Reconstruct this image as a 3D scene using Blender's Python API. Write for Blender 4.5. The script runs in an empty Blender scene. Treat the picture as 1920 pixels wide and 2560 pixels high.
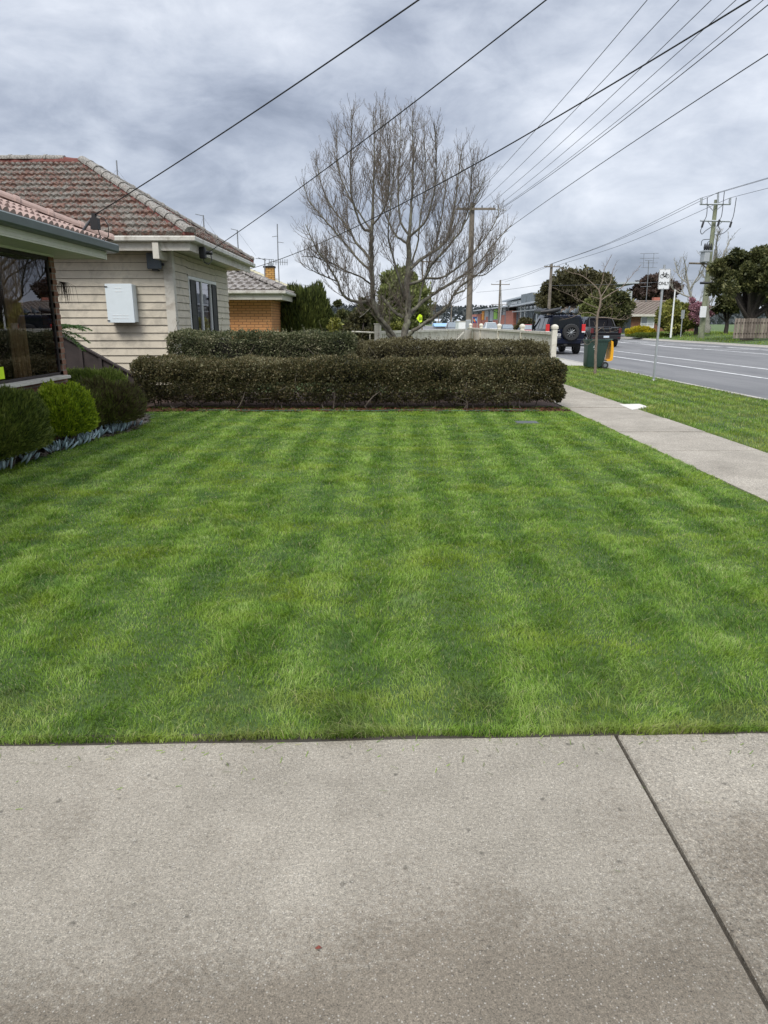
import bpy, math, random
import numpy as np
from mathutils import Vector, Matrix
R = math.radians
sc = bpy.context.scene
COL = sc.collection
# ------------------------------------------------------------------ camera
F, PITCH, CH = 1750.0, math.atan(472/1750.0), 1.55
cam = bpy.data.objects.new('camera', bpy.data.cameras.new('camera'))
COL.objects.link(cam); sc.camera = cam
cam.location = (0, 0, CH); cam.rotation_euler = (math.pi/2 - PITCH, 0, 0)
cam.data.sensor_fit = 'VERTICAL'; cam.data.sensor_height = 36; cam.data.sensor_width = 27
cam.data.lens = F/2560*36; cam.data.clip_start = .05; cam.data.clip_end = 6000
# ------------------------------------------------------------------ world
SUN_EL, SUN_ROT = R(52), R(200)
w = bpy.data.worlds.new('World'); sc.world = w; w.use_nodes = True
nt = w.node_tree; N = nt.nodes; L = nt.links; N.clear()
def nd(t, **k):
    n = N.new(t)
    for a, b in k.items(): setattr(n, a, b)
    return n
def vm(op, a, b=None):
    n = nd('ShaderNodeVectorMath', operation=op)
    L.new(a, n.inputs[0]) if not isinstance(a, tuple) else setattr(n.inputs[0], 'default_value', a)
    if b is not None:
        if isinstance(b, tuple): n.inputs[1].default_value = b
        else: L.new(b, n.inputs[1])
    return n.outputs[0] if op not in ('DOT_PRODUCT', 'LENGTH', 'DISTANCE') else n.outputs['Value']
def mm(op, a, b=None, c=None, clamp=False):
    n = nd('ShaderNodeMath', operation=op, use_clamp=clamp)
    for i, x in enumerate((a, b, c)):
        if x is None: continue
        if isinstance(x, (int, float)): n.inputs[i].default_value = x
        else: L.new(x, n.inputs[i])
    return n.outputs[0]
tc = nd('ShaderNodeTexCoord'); dirn = vm('NORMALIZE', tc.outputs['Generated'])
sx = nd('ShaderNodeSeparateXYZ'); L.new(dirn, sx.inputs[0])
zz = mm('MAXIMUM', sx.outputs[2], 0.0)
den = mm('ADD', zz, 0.24)
cx = nd('ShaderNodeCombineXYZ'); L.new(mm('DIVIDE', sx.outputs[0], den), cx.inputs[0]); L.new(mm('DIVIDE', sx.outputs[1], den), cx.inputs[1])
def noise(vec, scale, det=6, rough=.55, dist=0.):
    n = nd('ShaderNodeTexNoise'); n.inputs['Scale'].default_value = scale; n.inputs['Detail'].default_value = det
    n.inputs['Roughness'].default_value = rough; n.inputs['Distortion'].default_value = dist
    L.new(vec, n.inputs['Vector']); return n.outputs['Fac']
off1 = vm('ADD', cx.outputs[0], (3.1, 7.7, 0)); off2 = vm('ADD', cx.outputs[0], (11.3, 1.9, 2.0))
dv1 = vm('MULTIPLY', dirn, (1.0, 1.0, 2.1)); n1 = noise(vm('ADD', dv1, (4.3, 1.2, 7.7)), 3.1, 7, .52, .25); n2 = noise(vm('ADD', dv1, (1.3, 5.2, 2.7)), 8.5, 9, .60, .35); n3 = noise(off1, .8, 4, .5, .2)
br = mm('ADD', mm('ADD', mm('MULTIPLY_ADD', n1, 1.65, -.56), mm('MULTIPLY', n2, .78)), mm('MULTIPLY', n3, .55))
# large cloud masses: brighter (+) and darker (-) lumps in fixed sky directions
def pdir(u, v):
    t = (1280-v)/F; s = math.sin(PITCH); c = math.cos(PITCH)
    return Vector(((u-960)/F, c+s*t, -s+c*t)).normalized()
for u, v, wd, a in ((330, 150, .20, .04), (700, 100, .2, .0), (1150, 90, .12, -.10), (1750, 400, .16, -.16), (60, 330, .16, .13), (400, 470, .17, -.15), (620, 450, .15, -.10),
                    (150, 30, .13, -.08), (650, 600, .10, .12), (1250, 700, .10, .26), (1900, 560, .12, .04), (1480, 560, .2, -.03),
                    (1150, 480, .16, -.08), (1330, 610, .055, -.14), (1100, 780, .14, .05), (1880, 620, .07, -.10), (1000, 300, .2, -.06), (60, 250, .1, .05)):
    d = mm('DOT_PRODUCT' if False else 'SUBTRACT', 1.0, vm('DOT_PRODUCT', dirn, tuple(pdir(u, v))))
    g = mm('EXPONENT', mm('MULTIPLY', d, -2.0/(wd*wd)))
    br = mm('ADD', br, mm('MULTIPLY', g, a))
ramp = nd('ShaderNodeValToRGB'); L.new(mm('MULTIPLY', br, .7), ramp.inputs[0])
e = ramp.color_ramp.elements
e[0].position = .30; e[0].color = (.20, .23, .295, 1)
e[1].position = .95; e[1].color = (.72, .74, .78, 1)
for p, c in ((.45, (.30, .335, .41, 1)), (.58, (.41, .447, .52, 1)), (.74, (.54, .573, .638, 1))):
    q = e.new(p); q.color = c
sky = nd('ShaderNodeTexSky', sky_type='NISHITA'); sky.sun_disc = False; sky.sun_elevation = SUN_EL; sky.sun_rotation = SUN_ROT
bg1 = nd('ShaderNodeBackground'); L.new(sky.outputs[0], bg1.inputs[0]); bg1.inputs[1].default_value = .08
bg2 = nd('ShaderNodeBackground'); L.new(ramp.outputs[0], bg2.inputs[0])
# an overcast sky is brightest overhead, about three times the horizon
over = nd('ShaderNodeMapRange', interpolation_type='SMOOTHSTEP'); L.new(sx.outputs[2], over.inputs[0]); over.inputs[1].default_value = .36; over.inputs[2].default_value = .85; over.inputs[3].default_value = .76; over.inputs[4].default_value = 1.7
L.new(over.outputs[0], bg2.inputs[1])
mx = nd('ShaderNodeMixShader'); mx.inputs[0].default_value = .93
L.new(bg1.outputs[0], mx.inputs[1]); L.new(bg2.outputs[0], mx.inputs[2])
wo = nd('ShaderNodeOutputWorld'); L.new(mx.outputs[0], wo.inputs[0])
sun = bpy.data.objects.new('sun', bpy.data.lights.new('sun', 'SUN')); COL.objects.link(sun)
sun.data.energy = 1.5; sun.data.angle = R(24); sun.data.color = (1, .96, .9)
sun.rotation_euler = (math.pi/2 - SUN_EL, 0, math.pi - SUN_ROT)
sc.view_settings.view_transform = 'Standard'; sc.view_settings.look = 'None'; sc.view_settings.exposure = .96; sc.view_settings.gamma = 1
# ------------------------------------------------------------------ helpers
sP, cP = math.sin(PITCH), math.cos(PITCH)
def at(u, v, Y):
    t = (1280-v)/F; y = cP+sP*t; z = -sP+cP*t; k = Y/y
    return Vector(((u-960)/F*k, Y, CH+z*k))
def G(u, v, z0=0.):
    t = (1280-v)/F; y = cP+sP*t; z = -sP+cP*t; k = (z0-CH)/z
    return Vector(((u-960)/F*k, y*k, z0))
def tag(o, label=None, cat=None, group=None, kind=None):
    if label: o['label'] = label
    if cat: o['category'] = cat
    if group: o['group'] = group
    if kind: o['kind'] = kind
    return o
def empty(name, loc=(0, 0, 0), rz=0, label=None, cat=None, group=None):
    o = bpy.data.objects.new(name, None); COL.objects.link(o); o.location = loc; o.rotation_euler = (0, 0, rz)
    o.empty_display_size = .1
    return tag(o, label, cat, group)
def copy_tree(o, parent=None):
    c = o.copy(); COL.objects.link(c); c.parent = parent
    for ch in list(o.children): copy_tree(ch, c)
    return c
class MB:
    def __init__(s): s.v = []; s.f = []; s.m = []; s.cm = 0
    def add(s, vs, fs):
        b = len(s.v); s.v += [tuple(x) for x in vs]
        for f in fs: s.f.append(tuple(i+b for i in f)); s.m.append(s.cm)
        return s
    def box(s, x0, x1, y0, y1, z0, z1, M=None):
        vs = [Vector((x, y, z)) for z in (z0, z1) for x, y in ((x0, y0), (x1, y0), (x1, y1), (x0, y1))]
        if M is not None: vs = [M @ p for p in vs]
        return s.add(vs, [(3, 2, 1, 0), (4, 5, 6, 7), (0, 1, 5, 4), (1, 2, 6, 5), (2, 3, 7, 6), (3, 0, 4, 7)])
    def rbox(s, x0, x1, y0, y1, z0, z1, r=.03, M=None, n=3):
        # box rounded round z in plan, chamfered top and bottom
        rings = []
        for z, ins in ((z0, r*.6), (z0+r*.6, 0), (z1-r*.6, 0), (z1, r*.6)):
            ring = []
            for cxx, cyy, a0 in ((x1-r, y1-r, 0), (x0+r, y1-r, 90), (x0+r, y0+r, 180), (x1-r, y0+r, 270)):
                for k in range(n+1):
                    a = R(a0+90*k/n); rr = max(r-ins, 0)
                    ring.append(Vector((cxx+rr*math.cos(a), cyy+rr*math.sin(a), z)))
            rings.append(ring)
        return s.loft(rings, True, M)
    def loft(s, rings, caps=True, M=None, closed=True):
        n = len(rings[0]); vs = [Vector(p) for r in rings for p in r]
        if M is not None: vs = [M @ p for p in vs]
        fs = []
        for i in range(len(rings)-1):
            for j in range(n if closed else n-1):
                k = (j+1) % n; fs.append((i*n+j, i*n+k, (i+1)*n+k, (i+1)*n+j))
        if caps: fs.append(tuple(range(n))[::-1]); fs.append(tuple((len(rings)-1)*n+j for j in range(n)))
        return s.add(vs, fs)
    def quad(s, a, b, c, d): return s.add([a, b, c, d], [(0, 1, 2, 3)])
    def poly(s, pts): return s.add(pts, [tuple(range(len(pts)))])
    def tube(s, pts, r, n=8, caps=True):
        pts = [Vector(p) for p in pts]; rs = r if hasattr(r, '__len__') else [r]*len(pts)
        rings = []; up = None
        for i, p in enumerate(pts):
            d = (pts[min(i+1, len(pts)-1)]-pts[max(i-1, 0)]).normalized()
            if up is None:
                up = Vector((0, 0, 1)) if abs(d.z) < .9 else Vector((1, 0, 0))
            a = d.cross(up).normalized(); b = a.cross(d).normalized(); up = b
            rings.append([p+(a*math.cos(2*math.pi*k/n)+b*math.sin(2*math.pi*k/n))*rs[i] for k in range(n)])
        return s.loft(rings, caps)
    def cyl(s, p, q, r, n=12): return s.tube([p, q], r, n)
    def build(s, name, mats, parent=None, smooth=False):
        me = bpy.data.meshes.new(name); me.from_pydata(s.v, [], s.f); me.validate()
        for m in (mats if isinstance(mats, (list, tuple)) else [mats]): me.materials.append(m)
        if len(me.polygons) == len(s.m): me.polygons.foreach_set('material_index', s.m)
        if smooth: me.polygons.foreach_set('use_smooth', [True]*len(me.polygons))
        me.update(); o = bpy.data.objects.new(name, me); COL.objects.link(o); o.parent = parent
        return o
def smooth_by_angle(o, deg=35):
    me = o.data; me.polygons.foreach_set('use_smooth', [True]*len(me.polygons)); me.set_sharp_from_angle(angle=R(deg)); return o
def np_mesh(name, V, Fc, mat, parent=None, smooth=False):
    V = np.asarray(V, dtype=np.float32); Fc = np.asarray(Fc, dtype=np.int32); k = Fc.shape[1]
    me = bpy.data.meshes.new(name); me.vertices.add(len(V)); me.vertices.foreach_set('co', V.ravel())
    me.loops.add(Fc.size); me.loops.foreach_set('vertex_index', Fc.ravel())
    me.polygons.add(len(Fc)); me.polygons.foreach_set('loop_start', np.arange(0, Fc.size, k, dtype=np.int32))
    try: me.polygons.foreach_set('loop_total', np.full(len(Fc), k, dtype=np.int32))
    except Exception: pass
    if smooth: me.polygons.foreach_set('use_smooth', np.ones(len(Fc), dtype=bool))
    me.materials.append(mat); me.update(calc_edges=True); me.validate()
    o = bpy.data.objects.new(name, me); COL.objects.link(o); o.parent = parent
    return o
# ------------------------------------------------------------------ materials
class NT:
    def __init__(s, name):
        s.m = bpy.data.materials.new(name); s.m.use_nodes = True; s.t = s.m.node_tree; s.t.nodes.clear()
        s.o = s.n('ShaderNodeOutputMaterial'); s.p = s.n('ShaderNodeBsdfPrincipled'); s.l(s.p.outputs[0], s.o.inputs[0])
    def n(s, t, **k):
        x = s.t.nodes.new(t)
        for a, b in k.items(): setattr(x, a, b)
        return x
    def l(s, a, b): s.t.links.new(a, b)
    def set(s, nd, i, v):
        if isinstance(v, (int, float, tuple, list)): nd.inputs[i].default_value = v
        else: s.l(v, nd.inputs[i])
    def math(s, op, a, b=0., c=None, clamp=False):
        x = s.n('ShaderNodeMath', operation=op, use_clamp=clamp); s.set(x, 0, a); s.set(x, 1, b)
        if c is not None: s.set(x, 2, c)
        return x.outputs[0]
    def pos(s, scale=(1, 1, 1), obj=True):
        c = s.n('ShaderNodeTexCoord') if obj else s.n('ShaderNodeNewGeometry')
        m = s.n('ShaderNodeMapping'); m.inputs['Scale'].default_value = scale
        s.l(c.outputs['Object'] if obj else c.outputs['Position'], m.inputs[0]); return m.outputs[0]
    def noise(s, vec, scale, det=4, rough=.5, dist=0.):
        x = s.n('ShaderNodeTexNoise'); s.l(vec, x.inputs['Vector']); x.inputs['Scale'].default_value = scale
        x.inputs['Detail'].default_value = det; x.inputs['Roughness'].default_value = rough; x.inputs['Distortion'].default_value = dist
        return x.outputs['Fac']
    def ramp(s, f, stops, interp='LINEAR'):
        x = s.n('ShaderNodeValToRGB'); s.l(f, x.inputs[0]); e = x.color_ramp.elements; x.color_ramp.interpolation = interp
        while len(e) < len(stops): e.new(.5)
        for q, (p, c) in zip(e, stops):
            q.position = p; q.color = (c, c, c, 1) if isinstance(c, (int, float)) else (*c, 1)
        return x.outputs[0]
    def mix(s, f, a, b, mode='MIX'):
        x = s.n('ShaderNodeMix', data_type='RGBA', blend_type=mode); s.set(x, 0, f)
        for i, v in ((6, a), (7, b)):
            if isinstance(v, tuple): x.inputs[i].default_value = (*v, 1) if len(v) == 3 else v
            else: s.l(v, x.inputs[i])
        return x.outputs[2]
    def bump(s, h, strength=.3, dist=.01):
        b = s.n('ShaderNodeBump'); b.inputs['Strength'].default_value = strength; b.inputs['Distance'].default_value = dist
        s.l(h, b.inputs['Height']); s.l(b.outputs[0], s.p.inputs['Normal'])
    def base(s, c, rough=.7, metal=0., spec=None):
        if isinstance(c, tuple): s.p.inputs['Base Color'].default_value = (*c, 1)
        else: s.l(c, s.p.inputs['Base Color'])
        s.set(s.p, 'Roughness', rough); s.p.inputs['Metallic'].default_value = metal
        if spec is not None: s.p.inputs['Specular IOR Level'].default_value = spec
        return s.m
def mat(name, c, rough=.7, metal=0., var=.15, scale=6., bump=0., spec=None, dirt=None, dscale=2.):
    s = NT(name); p = s.pos(obj=False)
    n = s.noise(p, scale, 6, .6)
    lo = tuple(x*(1-var) for x in c); hi = tuple(min(1, x*(1+var)) for x in c)
    col = s.ramp(n, [(.3, lo), (.7, hi)])
    if dirt:
        m = s.ramp(s.noise(p, dscale, 7, .65, .4), [(.48, 0.), (.68, 1.)]); col = s.mix(m, col, dirt)
    if bump: s.bump(n, bump, .01)
    return s.base(col, rough, metal, spec)
def leafmat(name, cols, patch=1.2, trans=.25, rough=.55, psc=None):
    s = NT(name); g = s.n('ShaderNodeNewGeometry'); rnd = g.outputs['Random Per Island']
    pn = s.noise(g.outputs['Position'], patch, 3, .6)
    f = s.math('ADD', s.math('MULTIPLY', rnd, .55), s.math('MULTIPLY', pn, .9), None)
    f = s.math('SUBTRACT', f, .22)
    k = len(cols); col = s.ramp(f, [(.12+.76*i/(k-1), c) for i, c in enumerate(cols)])
    s.base(col, rough, 0, .3)
    tr = s.n('ShaderNodeBsdfTranslucent'); s.l(col, tr.inputs[0]); mxs = s.n('ShaderNodeMixShader'); mxs.inputs[0].default_value = trans
    s.l(s.p.outputs[0], mxs.inputs[1]); s.l(tr.outputs[0], mxs.inputs[2]); s.l(mxs.outputs[0], s.o.inputs[0])
    return s.m
def brickmat(name, c1, c2, mortar, axis='xz', bw=.23, bh=.076, mort=.01, bump=.5, var=.3):
    s = NT(name); p = s.pos(obj=False); sp = s.n('ShaderNodeSeparateXYZ'); s.l(p, sp.inputs[0]); cb = s.n('ShaderNodeCombineXYZ')
    s.l(sp.outputs['XYZ'.index(axis[0].upper())], cb.inputs[0]); s.l(sp.outputs['XYZ'.index(axis[1].upper())], cb.inputs[1])
    b = s.n('ShaderNodeTexBrick'); s.l(cb.outputs[0], b.inputs['Vector']); b.inputs['Scale'].default_value = 1
    b.inputs['Color1'].default_value = (*c1, 1); b.inputs['Color2'].default_value = (*c2, 1); b.inputs['Mortar'].default_value = (*mortar, 1)
    b.inputs['Mortar Size'].default_value = mort; b.inputs['Brick Width'].default_value = bw; b.inputs['Row Height'].default_value = bh
    b.inputs['Mortar Smooth'].default_value = .2
    n = s.noise(p, 9, 6, .65); col = s.mix(s.math('MULTIPLY', n, var*1.6), b.outputs['Color'], tuple(x*.35 for x in c1))
    s.bump(b.outputs['Fac'], -bump, .01)
    return s.base(col, .9)
M = {}
# concrete of the near driveway: exposed sand grain, stains, specks
def concrete(name, lo, hi, grain=260., stain=.6, seedoff=0.):
    s = NT(name); p = s.pos(obj=False)
    a = s.noise(p, 1.1, 6, .6, .3); b = s.noise(p, 6, 7, .7); g = s.noise(p, grain, 3, .8); g2 = s.noise(p, grain*.38, 4, .75)
    col = s.ramp(s.math('ADD', s.math('MULTIPLY', a, .65), s.math('MULTIPLY', b, .35)), [(.25, lo), (.60, hi)])
    gr = s.ramp(s.math('ADD', s.math('MULTIPLY', g, .6), s.math('MULTIPLY', g2, .4)), [(.36, .22), (.46, .80), (.54, 1.08), (.60, 1.5), (.66, 2.5)])
    col = s.mix(1., col, gr, 'MULTIPLY')
    v = s.n('ShaderNodeTexVoronoi'); v.inputs['Scale'].default_value = 19; v.inputs['Randomness'].default_value = 1.; s.l(p, v.inputs['Vector'])
    blot = s.math('MULTIPLY', s.ramp(v.outputs['Distance'], [(.10, 1.), (.24, 0.)]), s.ramp(s.noise(p, 8., 5, .75), [(.52, 0.), (.62, 1.)]))
    col = s.mix(s.math('MULTIPLY', blot, .75*stain), col, tuple(x*.35 for x in lo))
    sp2 = s.n('ShaderNodeSeparateXYZ'); s.l(p, sp2.inputs[0]); nb = s.noise(p, 1.7, 6, .65, .5)
    def blob(cx, cy, rx, ry):
        a_ = s.math('DIVIDE', s.math('SUBTRACT', sp2.outputs[0], cx), rx); b_ = s.math('DIVIDE', s.math('SUBTRACT', sp2.outputs[1], cy), ry)
        return s.math('EXPONENT', s.math('MULTIPLY', s.math('ADD', s.math('MULTIPLY', a_, a_), s.math('MULTIPLY', b_, b_)), -1.))
    bl = s.math('ADD', s.math('ADD', blob(.35, 1.36, .62, .26), blob(1.35, 1.6, .35, .5)), s.math('MULTIPLY', blob(-.6, 1.22, .9, .16), .9))
    crisp = s.noise(p, 55, 5, .8); big = s.ramp(s.math('ADD', s.math('ADD', s.math('MULTIPLY', bl, .26), s.math('MULTIPLY', nb, .45)), s.math('MULTIPLY', s.math('ADD', s.math('MULTIPLY', crisp, 1.7), s.math('MULTIPLY', g2, .6)), .42)), [(.74, 0.), (.93, 1.)])
    col = s.mix(s.math('MULTIPLY', big, .80*stain), col, s.mix(1., col, (.47, .425, .38), 'MULTIPLY'))
    v2 = s.n('ShaderNodeTexVoronoi'); v2.inputs['Scale'].default_value = grain*.62; s.l(p, v2.inputs['Vector']); sc2 = s.n('ShaderNodeSeparateColor'); s.l(v2.outputs['Color'], sc2.inputs[0])
    ag = s.math('MULTIPLY', s.ramp(sc2.outputs[0], [(.82, 0.), (.90, 1.)]), s.ramp(v2.outputs['Distance'], [(.22, 1.), (.40, 0.)])); col = s.mix(s.math('MULTIPLY', ag, .42), col, (.50, .48, .43))
    s.bump(s.math('ADD', g, s.math('MULTIPLY', g2, 1.4)), .35, .003)
    return s.base(col, .85)
M['concrete'] = concrete('driveway concrete', (.165, .146, .113), (.305, .275, .222), 230., 1.)
M['path'] = concrete('footpath concrete', (.185, .165, .13), (.34, .305, .25), 130., .9)
M['newconc'] = mat('pale concrete', (.55, .53, .48), .9, var=.12, scale=30, bump=.3)
M['kerb'] = mat('kerb concrete', (.36, .34, .30), .9, var=.25, scale=12, bump=.3)
def asphalt():
    s = NT('asphalt'); p = s.pos(obj=False); a = s.noise(s.pos((.9, .12, 1), False), 1.2, 6, .65, .3); g = s.noise(p, 60, 4, .8)
    col = s.ramp(a, [(.3, (.105, .105, .107)), (.7, (.172, .170, .168))]); col = s.mix(.5, col, s.ramp(g, [(.3, .4), (.7, 1.5)]), 'MULTIPLY')
    dk = s.ramp(s.noise(s.pos((.35, 1.4, 1), False), 1.0, 6, .7, .5), [(.60, 0.), (.68, 1.)]); col = s.mix(s.math('MULTIPLY', dk, .4), col, (.05, .05, .055))
    s.bump(g, .3, .004); return s.base(col, .8)
M['asphalt'] = asphalt()
M['line'] = mat('worn white road paint', (.72, .72, .70), .6, var=.1, scale=4, dirt=(.3, .3, .3), dscale=5)
M['soil'] = mat('soil', (.045, .038, .028), .95, var=.4, scale=20, bump=.6)
M['mulch'] = mat('red brown bark mulch', (.06, .035, .025), .95, var=.6, scale=45, bump=1.)
def groundmat():
    s = NT('far grass ground'); p = s.pos(obj=False); n = s.noise(p, .15, 6, .65); n2 = s.noise(p, 4, 6, .75)
    col = s.ramp(s.math('ADD', s.math('MULTIPLY', n, .5), s.math('MULTIPLY', n2, .5)), [(.35, (.035, .07, .018)), (.5, (.065, .11, .028)), (.65, (.13, .14, .055))])
    s.bump(n2, .6, .05); return s.base(col, .95)
M['ground'] = groundmat()
def lawnsoil():
    s = NT('lawn thatch'); p = s.pos(obj=False); n = s.noise(p, 40, 5, .7); n2 = s.noise(p, 1.5, 4)
    col = s.ramp(s.math('ADD', s.math('MULTIPLY', n, .6), s.math('MULTIPLY', n2, .4)), [(.35, (.022, .045, .010)), (.6, (.06, .105, .02))]); return s.base(col, .95)
M['thatch'] = lawnsoil()
def grassmat(name, warm=0.):
    s = NT(name); g = s.n('ShaderNodeNewGeometry'); P = g.outputs['Position']; rnd = g.outputs['Random Per Island']
    sp = s.n('ShaderNodeSeparateXYZ'); s.l(P, sp.inputs[0])
    warp = s.noise(P, .9, 3, .6)
    x = s.math('ADD', sp.outputs[0], s.math('MULTIPLY', warp, .10)); x = s.math('ADD', x, s.math('MULTIPLY', sp.outputs[1], -.02))
    st = s.math('SINE', s.math('MULTIPLY', x, 12.2)); st = s.math('MULTIPLY', s.math('MINIMUM', s.math('MAXIMUM', s.math('MULTIPLY', st, 2.2), -1.), 1.), .5)  # mowing stripes: sheen of the bent blades painted into the colour
    st = s.math('MULTIPLY', st, s.ramp(s.noise(P, .45, 2), [(.35, .55), (.65, 1.)]))
    n1 = s.noise(s.pos((.8, 1.25, 1), False), 2.7, 7, .70, .4); n2 = s.noise(P, 13, 4, .7)
    f = s.math('ADD', s.math('MULTIPLY', rnd, .34), s.math('MULTIPLY', n1, .74)); f = s.math('ADD', f, s.math('MULTIPLY', n2, .50))
    f = s.math('ADD', f, s.math('MULTIPLY', st, .25)); f = s.math('SUBTRACT', f, .27)
    c = [(.06, (.024, .055, .006)), (.29, (.060, .138, .010)), (.48, (.132, .255, .018)), (.68, (.235, .37, .045)), (.90, (.40, .50, .19))]
    col = s.ramp(f, c)
    yel = s.ramp(s.noise(s.pos((.8, 1.6, 1), False), 1.1, 5, .65, .2), [(.48, 0.), (.66, 1.)]); col = s.mix(s.math('MULTIPLY', yel, .60+warm), col, (.26, .34, .02))
    blue = s.ramp(s.noise(s.pos((1, 1, 1), False), 2.1, 4, .6, .3), [(.56, 0.), (.64, 1.)]); col = s.mix(s.math('MULTIPLY', blue, .35), col, (.055, .13, .055))
    near = s.math('MULTIPLY', s.ramp(sp.outputs[1], [(.236, 1.), (.30, 0.)]), s.ramp(s.noise(s.pos((1, 2, 1), False), 2.6, 5, .7), [(.42, 0.), (.62, 1.)])) if False else s.math('MULTIPLY', s.math('SUBTRACT', 1., s.math('MULTIPLY', s.math('SUBTRACT', sp.outputs[1], 2.35), 1.5), None, True), s.ramp(s.noise(s.pos((1, 2.2, 1), False), 2.3, 5, .7), [(.44, .12), (.64, 1.)]))
    col = s.mix(s.math('MULTIPLY', near, .5), col, (.30, .27, .11))
    dry = s.math('MULTIPLY', s.ramp(s.math('FRACT', s.math('MULTIPLY', rnd, 37.3)), [(.93, 0.), (.96, 1.)]), .8); col = s.mix(dry, col, (.42, .38, .2))
    if warm: col = s.mix(s.math('MULTIPLY', s.ramp(s.noise(P, .8, 5, .65), [(.42, .1), (.62, 1.)]), .45), col, (.27, .25, .09))
    s.base(col, .5, 0, .35)
    tr = s.n('ShaderNodeBsdfTranslucent'); s.l(col, tr.inputs[0]); mxs = s.n('ShaderNodeMixShader'); mxs.inputs[0].default_value = .3
    s.l(s.p.outputs[0], mxs.inputs[1]); s.l(tr.outputs[0], mxs.inputs[2]); s.l(mxs.outputs[0], s.o.inputs[0]); return s.m
M['grass'] = grassmat('grass blades'); M['verge'] = grassmat('verge grass', .35)
def tilemat(name, cols, lichen, amt):
    s = NT(name); p = s.pos(obj=False); n = s.noise(p, 2.2, 6, .7, .3); n2 = s.noise(p, 15, 6, .72)
    col = s.ramp(n2, [(.36, cols[0]), (.5, cols[1]), (.64, cols[2])])
    n3_ = s.noise(p, 7, 6, .8); m = s.ramp(s.math('ADD', s.math('MULTIPLY', n, .35), s.math('MULTIPLY', n3_, .65)), [(amt, 0.), (amt+.07, 1.)])
    l2 = s.ramp(s.noise(p, 34, 5, .75), [(.38, tuple(x*.28 for x in lichen)), (.62, tuple(x*1.45 for x in lichen))])
    col = s.mix(m, col, l2); s.bump(n2, .8, .02); return s.base(col, .92)
M['terra'] = tilemat('weathered terracotta with lichen', ((.035, .018, .014), (.115, .056, .040), (.25, .145, .10)), (.175, .16, .135), .462)
M['terracap'] = tilemat('lichened ridge cap', ((.10, .04, .03), (.17, .08, .06), (.27, .18, .14)), (.24, .225, .20), .34)
M['mortar'] = mat('red pointing', (.14, .048, .038), .9, var=.3, scale=14, bump=.4)
M['pinktile'] = mat('pinkish concrete roof tile', (.33, .235, .20), .9, var=.18, scale=9, bump=.3)
M['tiledark'] = mat('dark tile underside', (.09, .06, .06), .9)
M['greytile'] = tilemat('grey brown roof tile', ((.11, .095, .09), (.20, .18, .165), (.30, .28, .26)), (.36, .34, .31), .50)
M['paletile'] = mat('pale yellow roof tile', (.42, .39, .27), .9, var=.2)
M['farroof'] = tilemat('brown grey far tile', ((.12, .095, .08), (.19, .155, .13), (.27, .23, .19)), (.30, .27, .22), .54)
M['board'] = mat('cream weatherboard paint', (.56, .50, .395), .6, var=.07, scale=3, dirt=(.38, .34, .27), dscale=3, bump=.05)
M['trim'] = mat('off white painted trim', (.56, .53, .46), .55, var=.08, scale=4, dirt=(.36, .32, .26), dscale=4)
M['white'] = mat('white paint', (.74, .75, .74), .45, var=.04)
M['boxwhite'] = mat('pale blue white enamel', (.66, .72, .74), .35, var=.03)
M['gutter'] = mat('teal grey gutter', (.085, .105, .10), .4, var=.12, scale=5)
M['cgutter'] = mat('cream gutter', (.58, .56, .50), .45, var=.08, scale=5, dirt=(.30, .27, .22), dscale=5)
M['fascia'] = mat('cream ribbed fascia', (.60, .59, .50), .6, var=.06)
M['brownbrick'] = brickmat('brown brick', (.20, .085, .05), (.28, .14, .09), (.25, .21, .17), 'yz')
M['brownbrickx'] = brickmat('brown brick return', (.20, .085, .05), (.28, .14, .09), (.25, .21, .17), 'xz')
M['orangebrick'] = brickmat('orange brick', (.58, .27, .105), (.66, .33, .14), (.20, .10, .05), 'xz', .29, .094, .010, var=.12)
M['orangebricky'] = brickmat('orange brick side', (.50, .23, .09), (.60, .29, .12), (.20, .10, .05), 'yz', .29, .094, .010, var=.12)
M['yellowbrick'] = brickmat('yellow brick', (.52, .27, .06), (.62, .36, .12), (.12, .06, .03), 'xz', .29, .10, .014, var=.2)
M['farbrick'] = brickmat('far red brown brick', (.17, .062, .035), (.30, .13, .07), (.20, .14, .10), 'xz', .5, .16, .02)
M['redbrick'] = brickmat('school red brick', (.40, .13, .085), (.50, .19, .13), (.36, .2, .16), 'yz', .6, .2, .02, var=.1)
M['black'] = mat('black plastic', (.010, .010, .011), .5, var=.2)
M['rubber'] = mat('black rubber', (.022, .022, .022), .8, var=.3, scale=20)
M['metal'] = mat('galvanised steel', (.42, .44, .45), .45, .6, var=.1, scale=8)
M['antenna'] = mat('weathered aluminium', (.20, .21, .22), .5, .3)
M['wire'] = mat('black cable', (.022, .023, .027), .6)
M['greywire'] = mat('grey cable', (.07, .075, .085), .6)
M['darkwood'] = mat('dark brown stained timber', (.035, .026, .024), .7, var=.3, scale=5, bump=.2)
M['greyplastic'] = mat('grey blue housing', (.085, .105, .125), .5)
M['bark'] = mat('grey brown bark', (.105, .095, .075), .9, var=.45, scale=14, bump=.8, dirt=(.22, .22, .15), dscale=6)
M['twig'] = mat('twig bark', (.14, .115, .09), .85, var=.3, scale=10)
M['bark2'] = mat('young bark', (.19, .145, .11), .85, var=.3, scale=20, bump=.3)
M['palebark'] = mat('pale grey bark', (.27, .26, .22), .9, var=.3, scale=10)
M['darkbark'] = mat('dark bark', (.05, .04, .033), .9, var=.4, scale=8, bump=.6)
M['woodpole'] = mat('grey timber pole', (.16, .135, .105), .85, var=.35, scale=3, bump=.3)
M['greenpole'] = mat('green treated timber pole', (.20, .215, .14), .85, var=.3, scale=3, bump=.3)
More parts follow.
